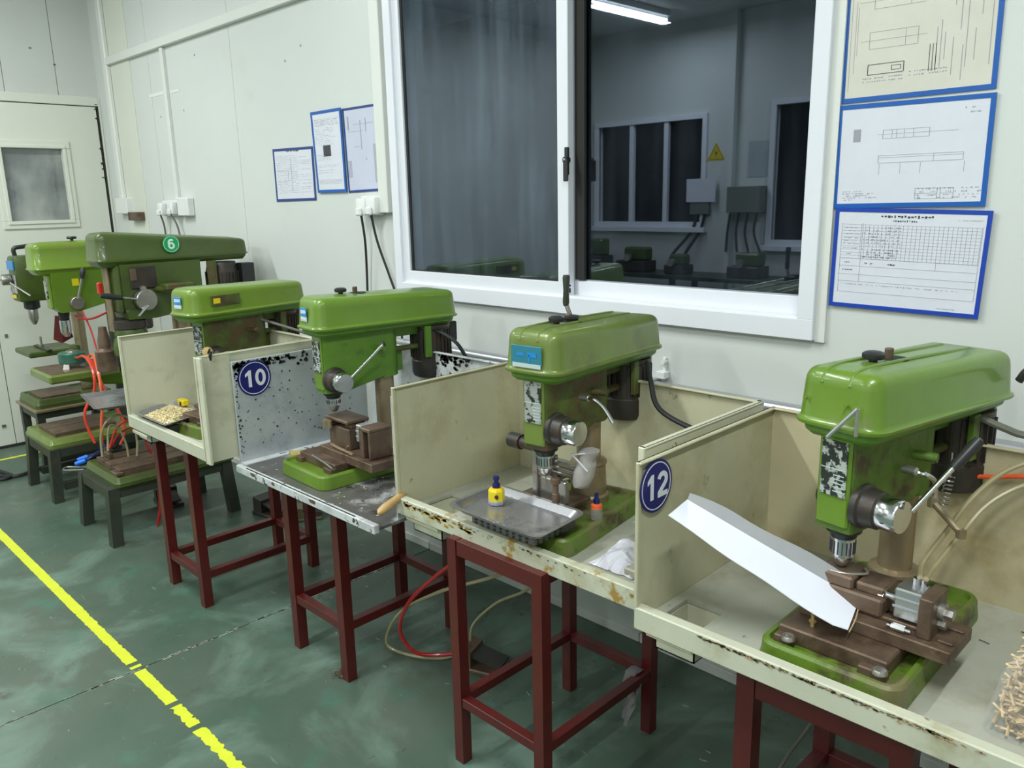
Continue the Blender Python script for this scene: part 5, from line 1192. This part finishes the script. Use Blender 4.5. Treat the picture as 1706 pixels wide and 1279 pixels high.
for z, o in ((F12+.001, -.002), (F12+.02, .003), (F12+.06, -.002), (F12+.10, -.010), (F12+.13, -.022), (F12+.165, -.050)):
    rings.append([(p[0]+r.uniform(-.003, .003), p[1]+r.uniform(-.003, .003), z+r.uniform(-.002, .002)) for p in rrect(bx0-o, bx1+o, by0-o, by1+o, .015, 4)])
mb = MB(); mb.loft(rings, True, False); mb.build('bag_film', 'film', t, 50)

# --- bench 11
F11 = TZ+.011; z11 = F11+.045
t = thing('tray_stand', 'dark perforated metal box standing under the grey pan', 'box', (-1.37, 1.42, F11+.047))
mb = boxes((-1.49, -1.262, 1.340, 1.50, F11+.047, F11+.071), bev=.003); mb.build('box_body', 'gapgrey', t)
mb = MB()
for k in range(9):
    for j in range(2): mb.box(-1.475+k*.023, -1.467+k*.023, 1.3385, 1.3405, F11+.050+j*.010, F11+.056+j*.010)
for k in range(5):
    for j in range(2): mb.box(-1.2630, -1.2610, 1.350+k*.021, 1.358+k*.021, F11+.050+j*.010, F11+.056+j*.010)
mb.build('perforation', 'foam', t, kind='stuff')
pan('metal_pan', 'large shiny grey metal pan with the yellow bottle, on the rim of its bench', [(-1.548, 1.318), (-1.232, 1.318), (-1.246, 1.505), (-1.560, 1.505)], F11+.0715, .017, 'tray_steel', rim=.010, r=.03)
pz = F11+.0745
t = thing('oil_bottle', 'small yellow bottle with a navy nozzle standing in the large grey pan', 'bottle', (-1.490, 1.435, pz))
mb = MB(); mb.lathe([(.022, 0), (.023, .002), (.023, .010), (.021, .012)], (-1.490, 1.435, pz), seg=8); mb.build('bottle_base', 'ink', t)
mb = MB(); mb.lathe([(.022, .010), (.0225, .012), (.0225, .038), (.019, .044), (.011, .046)], (-1.490, 1.435, pz), seg=8); bo = mb.build('bottle_body', 'yellow', t, 25)
mb = MB(); mb.cyl((-1.473, 1.419, pz+.026), (-1.4725, 1.4175, pz+.026), .006, seg=12); mb.build('side_hole', 'foam', bo)
mb = MB(); mb.lathe([(.011, .044), (.011, .056), (.007, .058), (.006, .068), (.009, .070), (.008, .078)], (-1.490, 1.435, pz), seg=12); mb.build('nozzle', 'navy', t)
mb = MB(); mb.lathe([(.012, .043), (.012, .047)], (-1.490, 1.435, pz), seg=14); mb.build('collar', 'orange_hose', t)
t = thing('small_oil_bottle', 'clear small bottle with orange collar and navy tip beside the column of the teal-sticker press', 'bottle', (-1.155, 1.455, F11+.13))
t['label'] = 'small clear bottle with orange collar and navy tip behind the grey pan'
sbx, sby, sbz = -1.262, 1.585, F11+.046
t.location = (sbx, sby, sbz); WORLD[t.name] = Matrix.Translation((sbx, sby, sbz))
mb = MB(); mb.lathe([(.015, 0), (.016, .002), (.016, .030), (.010, .036)], (sbx, sby, sbz), seg=16); mb.build('bottle_body', 'film', t)
mb = MB(); mb.lathe([(.015, .030), (.015, .040), (.009, .044)], (sbx, sby, sbz), seg=14); mb.build('collar', 'orange_hose', t)
mb = MB(); mb.lathe([(.009, .042), (.009, .056), (.006, .058), (.005, .072)], (sbx, sby, sbz), seg=12); mb.build('nozzle', 'navy', t)
t = thing('drilling_jig', 'brown steel jig with tall plate, bolt and wrapped cylinder under the teal-sticker press', 'jig', (-1.40, 1.56, F11+.066))
zj = F11+.066
boxes((-1.50, -1.325, 1.50, 1.64, zj-.001, zj+.010)).build('jig_base', 'steel_brown', t)
boxes((-1.455, -1.335, 1.540, 1.560, zj+.010, zj+.075), bev=.003).build('jig_block', 'steel', t)
boxes((-1.445, -1.428, 1.530, 1.540, zj+.012, zj+.165)).build('tall_plate', 'steel', t)
mb = MB(); mb.lathe([(.016, .008), (.016, .016), (.010, .018), (.010, .050), (.008, .052), (.008, .078), (.014, .080), (.014, .092), (.009, .096)], (-1.345, 1.515, zj), seg=14); mb.build('clamp_bolt', 'steel_brown', t)
mb = MB(); mb.cyl((-1.55, 1.56, zj+.150), (-1.42, 1.56, zj+.150), .017, seg=16); mb.cyl((-1.553, 1.56, zj+.150), (-1.51, 1.56, zj+.150), .022, seg=16); mb.build('side_cylinder', 'motor', t)
boxes((-1.415, -1.33, 1.575, 1.60, zj+.075, zj+.085), (-1.415, -1.33, 1.575, 1.60, zj+.092, zj+.101), (-1.415, -1.33, 1.575, 1.60, zj+.108, zj+.116), (-1.42, -1.41, 1.575, 1.60, zj+.02, zj+.125)).build('guide_bars', 'steel', t, kind='stuff')
boxes((-1.52, -1.40, 1.60, 1.66, zj+.050, zj+.075), (-1.50, -1.46, 1.60, 1.66, zj, zj+.050), bev=.004).build('rear_support', 'steel_col', t)
# wrapped cylinder (white cloth)
t = thing('wrapped_cylinder', 'greasy white plastic wrapped around a cylinder in front of the teal press column', 'wrap', (-1.285, 1.585, zj+.085))
mb = MB(); rg = []; r = random.Random(13)
for k in range(10):
    u = k/9; c = Vector((-1.295, 1.560, zj+.070)).lerp(Vector((-1.262, 1.555, zj+.178)), u); rr = (.020, .025, .027, .028, .028, .027, .025, .021, .024, .029)[k]
    rg.append([c+Vector((math.cos(2*PI*i/16)*rr*r.uniform(.86, 1.12), math.sin(2*PI*i/16)*rr*r.uniform(.86, 1.12), r.uniform(-.002, .002))) for i in range(16)])
mb.loft(rg); mb.build('wrap', 'cloth', t, 60)
mb = MB(); mb.tube([(-1.300, 1.53, zj+.165), (-1.275, 1.524, zj+.155), (-1.250, 1.532, zj+.130)], .0022, 6); mb.tube([(-1.315, 1.545, zj+.160), (-1.29, 1.528, zj+.168), (-1.255, 1.528, zj+.178)], .0022, 6); mb.build('tie', 'disc_w', t, kind='stuff')
# film bag at right of bench 11
t = thing('plastic_bag', 'crumpled clear and white plastic bag against the right panel beside the grey pan bench', 'bag', (-1.08, 1.50, F11))
r = random.Random(31)
def crumple(mb, cx_, cy_, z0, wx, wy, h, r, n=12, m=12):
    V = []
    for i in range(n+1):
        for j in range(m+1):
            u, w = i/n, j/m; x = cx_+(u-.5)*wx; y = cy_+(w-.5)*wy
            e = (math.sin(PI*u)*math.sin(PI*w))**.5; z = z0+.002+h*e*(.45+.55*noise.noise(Vector((x*22, y*22, z0+r.random()*.02)))+.35)
            V.append((x+r.uniform(-.004, .004), y+r.uniform(-.004, .004), max(z, z0+.001)))
    mb.faces(V, [(i*(m+1)+j, (i+1)*(m+1)+j, (i+1)*(m+1)+j+1, i*(m+1)+j+1) for i in range(n) for j in range(m)])
mb = MB(); crumple(mb, -1.100, 1.520, F11, .13, .17, .050, r); mb.build('bag_film', 'film_w', t, 0)
mb = MB(); mb.box(-1.065, -.985, 1.44, 1.60, F11+.001, F11+.022, .004); mb.build('bag_contents', 'tray_floor', t)
mb = MB(); rg = []
for k in range(9):
    u = k/8; c = Vector((-1.155, 1.64, F11+.055)).lerp(Vector((-1.02, 1.56, F11+.045)), u)+Vector((0, 0, .022*math.sin(u*PI))); w = .028
    rg.append([c+Vector((-.3*w, -w, 0)), c+Vector((-.3*w, -w, .0012)), c+Vector((.3*w, w, .0012)), c+Vector((.3*w, w, 0))])
mb.loft(rg); mb.build('film_fold', 'film_w', t, 0)

# --- peeling table
FP = .667+.0; zp = FP+.066-.005
t = thing('drilling_jig', 'large brown steel vise jig in front of the column of the clean bright green press', 'jig', (-2.27, 1.52, zp))
Mj = Matrix.Translation((-2.235, 1.515, zp+.001)) @ Matrix.Rotation(R(-2), 4, 'Z')
def jb(mb, n, m, p=None, sm=35, kind=None):
    for v in mb.bm.verts: v.co = Mj @ v.co
    return mb.build(n, m, p or t, sm, kind=kind)
jb(boxes((-.175, .155, -.065, .055, 0, .030)), 'bed', 'steel_brown')
jb(boxes((-.160, -.030, -.030, .050, .030, .105), (-.07, -.03, -.02, .04, .105, .125), bev=.004), 'jig_body', 'steel_brown')
jb(boxes((-.165, -.022, -.040, .052, .125, .137), (-.165, -.125, -.040, .052, .105, .125), bev=.003), 'top_plate', 'steel_brown')
mb = MB(); mb.cyl((-.150, -.043, .122), (-.150, -.043, .095), .014, seg=10); mb.cyl((-.122, -.047, .124), (-.122, -.047, .098), .008, seg=10); jb(mb, 'clamp_knob', 'steel_col')
jb(boxes((.055, .078, -.045, .045, .030, .134), (.055, .120, -.045, .045, .124, .137), (.108, .118, -.045, .045, .030, .126), bev=.003), 'upright_block', 'steel_brown')
cyl_ = jb(boxes((.008, .054, -.025, .035, .070, .132), bev=.003), 'air_cylinder', 'alu')
jb(boxes((.008, .053, -.0265, -.0245, .088, .092), (.008, .053, -.0265, -.0245, .108, .112), bev=0), 'cylinder_groove', 'ink', cyl_, kind='stuff')
mb = MB(); mb.cyl((-.02, 0, .070), (.016, 0, .070), .008, seg=12); jb(mb, 'piston_rod', 'steel')
mb = MB(); mb.tube([(-.12, -.048, .040), (-.06, -.052, .038), (0, -.052, .036), (.03, -.055, .034)], .006, 6); mb.tube([(-.02, -.052, .036), (.0, -.054, .060), (-.01, -.054, .05)], .004, 6); jb(mb, 'linkage', 'steel_col')
mb = MB(); mb.tube([(-2.405, 1.425, zp+.002), (-2.39, 1.415, zp+.006), (-2.28, 1.395, zp+.006), (-2.225, 1.385, zp+.003)], .0032, 8)
single('bent_rod', mb, 'alu', 'thin pale bent rod lying on the brown plate in front of the vise jig', 'rod', (-2.3, 1.4, zp))
t = thing('paint_brush', 'paint brush with yellow bristles lying on the white peeling table', 'brush', (-2.60, 1.50, FP))
mb = MB(); mb.hull([(-2.610, 1.445, FP+0.012), (-2.555, 1.425, FP+0.012), (-2.610, 1.445, FP+0.030), (-2.555, 1.425, FP+0.030), (-2.555, 1.520, FP+0.014), (-2.515, 1.505, FP+0.014), (-2.555, 1.520, FP+0.032), (-2.515, 1.505, FP+0.032)])
mb.build('bristles', 'bristle', t, 0)
mb = MB(); mb.hull([(-2.556, 1.520, FP+0.013), (-2.514, 1.505, FP+0.013), (-2.556, 1.520, FP+0.033), (-2.514, 1.505, FP+0.033), (-2.535, 1.565, FP+0.014), (-2.500, 1.550, FP+0.014), (-2.535, 1.565, FP+0.032), (-2.500, 1.550, FP+0.032)]); mb.build('ferrule', 'steel', t)
mb = MB(); mb.tube([(-2.520, 1.555, FP+0.023), (-2.505, 1.590, FP+0.024), (-2.475, 1.660, FP+0.022)], .009, 8); mb.build('handle', 'wood', t)
t = thing('file_handle', 'pale wooden tool handle jutting over the front rim left of the grey pan bench', 'handle', (-1.80, 1.30, .74))
mb = MB(); a = Vector((-1.822, 1.375, .748)); b = Vector((-1.793, 1.255, .728)); L_ = (b-a).length
mb.lathe([(.007, 0), (.011, .012), (.013, L_*.5), (.014, L_*.75), (.011, L_*.93), (.004, L_)], a, b-a, 14); mb.build('wooden_grip', 'wood', t)
mb = MB(); mb.cyl(a, a+(a-b).normalized()*.05, .004, seg=8); mb.build('tang', 'steel', t)
mb = MB(); r = random.Random(6)
for k in range(160):
    x = r.uniform(-2.62, -1.86); y = r.uniform(1.285, 1.84)
    if -2.52 < x < -2.17 and y > 1.30: continue
    s_ = r.uniform(.001, .0045); mb.box(-s_, s_, -.001, .001, 0, .0015, 0, Matrix.Translation((x, y, FP+.0005)) @ Matrix.Rotation(r.uniform(0, 3), 4, 'Z'))
single('metal_swarf', mb, 'brass2', 'pale metal crumbs scattered on the worn top of the peeling table', 'debris', (-2.0, 1.5, FP), smooth=0, kind='stuff')

# --- bench 10: pan of chips
F10 = TZ+.011
p10 = pan('metal_pan', 'dark metal pan heaped with pale brass chips', [(-3.375, 1.195), (-3.095, 1.195), (-3.185, 1.435), (-3.465, 1.375)], F10+.036, .014, 'tray_steel', rim=.009, r=.02)
mb = MB(); r = random.Random(12)
for k in range(1500):
    u, w = r.random(), r.random(); a = Vector((-3.350, 1.215)).lerp(Vector((-3.115, 1.215)), u); b = Vector((-3.440, 1.360)).lerp(Vector((-3.19, 1.41)), u); c = a.lerp(b, w)
    h = F10+.039+r.random()*(.018*math.sin(PI*u)*math.sin(PI*w)+.003); d_ = Vector((r.uniform(-1, 1), r.uniform(-1, 1), r.uniform(-.3, .3))).normalized()*.0055
    mb.cyl(Vector((c.x, c.y, h))-d_, Vector((c.x, c.y, h))+d_, .0015, seg=3)
single('brass_chips', mb, 'brass2', 'heap of pale brass chips filling the dark metal pan', 'chips', (-3.27, 1.30, F10+.038), smooth=0, kind='stuff')
t = thing('yellow_clip', 'bright yellow plastic block with a hole lying on the heap of brass chips', 'clip', (-3.37, 1.385, F10+.048))
boxes((-3.402, -3.345, 1.375, 1.405, F10+.046, F10+.072), bev=.004).build('clip_body', 'yellow', t)
mb = MB(); mb.cyl((-3.368, 1.3755, F10+.056), (-3.368, 1.3735, F10+.056), .008, seg=12); mb.build('hole', 'foam', t)
boxes((-3.40, -3.12, 1.22, 1.40, F10, F10+.034)).build('pan_support', 'stool', p10)
t = thing('drilling_jig', 'small steel jig and blue hose under the press with a tilted cover', 'jig', (-3.10, 1.40, F10+.066))
boxes((-3.20, -3.02, 1.36, 1.46, F10+.067, F10+.085)).build('jig_base', 'steel_brown', t)
boxes((-3.13, -3.05, 1.38, 1.43, F10+.085, F10+.125)).build('jig_block', 'steel', t)
mb = MB(); mb.tube([(-3.15, 1.38, F10+.24), (-3.13, 1.36, F10+.20), (-3.10, 1.36, F10+.15), (-3.10, 1.37, F10+.12)], .008, 8); mb.build('blue_hose', 'blue_pl', t)
mb = MB(); mb.cyl((-2.735, 1.235, TZ+.385), (-2.72, 1.235, TZ+.40), .004); mb.tube([(-2.727, 1.235, TZ+.36), (-2.722, 1.235, TZ+.378), (-2.722, 1.24, TZ+.392)], .006, 6); mb.build('corner_bolt', 'foam', t10)

# rag on the stretcher
t = thing('rag', 'grey torn plastic rag tied round the lower rail of the right maroon stand', 'rag', (-1.24, 1.76, .06))
mb = MB(); r = random.Random(17); rg = []
for k in range(7):
    u = k/6; a = u*PI; c = Vector((-1.258, 1.765, .19))+Vector((0, -.035*math.cos(a), .032*math.sin(a)+.0)); rg.append([c+Vector((math.cos(2*PI*i/8)*.020*r.uniform(.6, 1.1), 0, math.sin(2*PI*i/8)*.006)) for i in range(8)])
mb.loft(rg); mb.build('knot', 'rag', t, 60)
for k in range(4):
    mb = MB(); rg = []; x0 = -1.262+r.uniform(-.015, .02); y0 = 1.725+.008*k
    for q in range(7):
        u = q/6; c = Vector((x0+.02*math.sin(u*3+k), y0+.01*math.sin(u*5+k), .195-u*r.uniform(.11, .14))); w = .012*(1-u*.4)
        rg.append([c+Vector((-w, -.001, 0)), c+Vector((w, -.002, 0)), c+Vector((w, .001, 0)), c+Vector((-w, .002, 0))])
    mb.loft(rg); mb.build('strip', 'rag', t, 60)

# ================================================================== THINGS ON THE OPPOSITE WALL (seen as reflections)
def warning_sign(label, x, z, s):
    t = thing('warning_sign', label, 'sign', (x, FY, z))
    P = [(x-s, z), (x+s, z), (x, z+s*1.75)]
    def tri(k, y): c = (x, z+s*.58); return [(c[0]+(p[0]-c[0])*k, y, c[1]+(p[1]-c[1])*k) for p in P]
    mb = MB(); mb.loft([tri(1, FY+.001), tri(1, FY+.003)]); mb.build('sign_plate', 'sign', t, 0)
    mb = MB(); a, b = tri(.86, FY+.003), tri(.78, FY+.003)
    for i in range(3): j = (i+1) % 3; mb.loft([[a[i], a[j], b[j], b[i]], [(p[0], FY+.0036, p[2]) for p in (a[i], a[j], b[j], b[i])]])
    mb.build('border', 'ink_d', t, 0)
    mb = MB(); q = s*.10
    mb.prism([(x+q, z+s*1.1), (x-q*1.5, z+s*.62), (x, z+s*.62), (x-q*.6, z+s*.26), (x+q*1.8, z+s*.78), (x+q*.3, z+s*.78)], FY+.003, FY+.0036, 'y'); mb.build('bolt_symbol', 'ink_d', t, 0)
warning_sign('yellow warning triangle mirrored in the right window pane', -4.56, 1.93, .105)
t = thing('control_cabinet', 'grey-green control cabinet with hanging cables mirrored in the right window pane', 'cabinet', (-4.15, FY, 1.40))
boxes((-4.32, -3.96, FY+.002, FY+.18, 1.40, 1.66), bev=.006).build('cabinet_body', 'box_grey', t)
mb = MB()
for k, x in enumerate((-4.32, -4.22, -4.12, -4.02)): mb.tube([(x, FY+.09, 1.40), (x-.02, FY+.10, 1.2), (x+.03*(k-1), FY+.1, 1.0)], .012, 6)
mb.build('cabinet_cable', 'rubber', t, kind='stuff')
t = thing('wall_notice', 'pale sheet mirrored beside the yellow triangle in the right window pane', 'notice', (-4.69, FY, 1.51)); boxes((-4.87, -4.52, FY+.055, FY+.06, 1.51, 1.75), bev=0).build('sheet', 'paper', t, 0)
boxes((-4.83, -4.60, FY, FY+.05, 1.38, 1.60), bev=.004).build('switch_box', 'box_grey', t)
mb = MB(); mb.tube([(-4.75, FY+.03, 1.40), (-4.80, FY+.05, 1.2), (-5.0, FY+.1, .95), (-5.05, FY+.1, .8)], .016, 6); mb.tube([(-4.65, FY+.03, 1.40), (-4.70, FY+.05, 1.2), (-4.85, FY+.1, .95), (-4.9, FY+.1, .8)], .016, 6); mb.build('cable', 'rubber', t, kind='stuff')
t = thing('wall_notice', 'grey document mirrored left of the second dark window in the right pane', 'notice', (-4.07, FY, 1.75)); boxes((-4.19, -3.95, FY+.002, FY+.006, 1.75, 2.10), bev=0).build('sheet', 'galv', t, 0)
t = thing('workbench', 'dark workbench with machines along the opposite wall, seen only mirrored in the glass', 'bench', (-5.2, FY+.35, 0))
boxes((-6.1, -3.3, FY+.10, FY+.62, .74, .78), bev=.004).build('bench_top', 'stool', t)
for x in (-6.05, -4.7, -3.36):
    for y in (FY+.13, FY+.56): boxes((x, x+.05, y, y+.05, 0, .74)).build('leg', 'stool', t)
for x, w, h in ((-5.85, .30, .34), (-5.30, .38, .26), (-4.75, .22, .20), (-3.95, .34, .24)):
    m_ = thing('bench_machine', None, 'machine', (x, FY+.36, .78))
    m_['label'] = {-5.85: 'tall dark bench machine mirrored at the left of the right pane', -5.30: 'wide dark bench machine mirrored below the first reflected window', -4.75: 'low dark vise mirrored near the middle of the right pane', -3.95: 'dark bench machine mirrored below the grey-green cabinet'}[x]
    boxes((x-w/2, x+w/2, FY+.24, FY+.48, .781, .781+h*.45), bev=.01).build('machine_bed', 'motor', m_)
    boxes((x-w*.3, x+w*.45, FY+.28, FY+.44, .781+h*.45, .781+h), bev=.02).build('machine_head', 'green_dark', m_)
    mb = MB(); mb.cyl((x, FY+.48, .781+h*.6), (x, FY+.53, .781+h*.6), .04, seg=16); mb.build('hand_wheel', 'steel', m_)

# ceiling lamps
for lx, ly in LAMPS:
    where = {(-4.85, -2.05): 'lit tube lamp whose reflection shows at the top of the right window pane'}.get((lx, ly), 'lit ceiling tube lamp above the drilling room, %s row over %s' % ('window-side' if ly > 0 else 'far', {-4.85: 'the door end', -2.35: 'the middle', .15: 'the right end'}[lx]))
    t = thing('ceiling_lamp', where, 'lamp', (lx, ly, CEIL-.10))
    boxes((lx-.035, lx+.035, ly-.62, ly+.62, CEIL-.05, CEIL), bev=.004).build('housing', 'housing', t)
    mb = MB(); mb.cyl((lx, ly-.60, CEIL-.080), (lx, ly+.60, CEIL-.080), .014, seg=12); mb.build('tube', 'tube', t)
    mb = MB(); mb.box(lx-.012, lx+.012, ly-.62, ly-.60, CEIL-.10, CEIL-.045); mb.box(lx-.012, lx+.012, ly+.60, ly+.62, CEIL-.10, CEIL-.045); mb.build('tube_holder', 'housing', t, kind='stuff')
# chipped paint along the two nearest rims
def rim_chips(t, m, xa, xb, y, z, dz, n, smin, smax, seed, kind_):
    mb = MB(); r = random.Random(seed)
    for k in range(n):
        x = r.uniform(xa, xb); zz = z+r.gauss(0, dz); s_ = r.uniform(smin, smax); nn = r.randint(5, 8)
        pts = [(x+math.cos(2*PI*i/nn)*s_*r.uniform(.7, 2.2), min(zz+math.sin(2*PI*i/nn)*s_*r.uniform(.3, .8), z+.008)) for i in range(nn)]
        mb.loft([[(p[0], y, p[1]) for p in pts], [(p[0], y-.0006, p[1]) for p in pts]])
    mb.build('chipped_paint', m, t, 0, kind='stuff')
rim_chips(t12, 'steel_col', -.76, -.30, 1.2828, TZ+.038, .0015, 260, .001, .0035, 3, 0)
rim_chips(t12, 'rustedge', -.74, -.25, 1.2824, TZ+.037, .002, 40, .001, .0035, 4, 0)
mt['ochre'] = mat('ochre_oil_stain', (.40, .25, .035), .45, var=.2, vscale=30, dirt=[((.16, .09, .03), 40, .55, .65)])
rim_chips(t11, 'ochre', -1.79, -1.50, 1.3448, TZ+.030, .005, 70, .003, .008, 5, 0)
rim_chips(t11, 'steel_brown', -1.80, -1.10, 1.3444, TZ+.036, .003, 60, .0012, .004, 6, 0)
# lifted patch of old label on the side of the press with a tilted cover
cv10 = [o for o in d10.children if o.name.startswith('belt_cover')][0]
mb = MB(); mb.box(.0925, .0955, -.245, -.115, .505, .545, .001)
for v in mb.bm.verts: v.co = H10 @ v.co
mb.build('label_residue', 'cast_dirty', cv10)
mb = MB(); mb.box(.0953, .0962, -.235, -.205, .515, .535, 0)
for v in mb.bm.verts: v.co = H10 @ v.co
mb.build('warning_label', 'yellow', cv10)
t = thing('lever_knob', 'pale round lever knob above the front corner of the bench with brass chips', 'knob', (-3.000, 1.355, 1.020))
mb = MB(); mb.lathe([(.006, 0), (.018, .006), (.021, .016), (.018, .026), (.006, .030)], (-3.000, 1.355, 1.040), (.8, -.5, .1), 16); mb.build('knob', 'wood', t)
mb = MB(); mb.cyl((-3.000, 1.355, 1.040), (-3.030, 1.405, 1.030), .006, seg=8); mb.build('stem', 'steel', t)
# switch on press 6
mb = MB(); mb.box(-4.235, -4.205, 1.385, 1.41, 1.175, 1.235, .006); mb.build('stop_switch', 'red', t6)
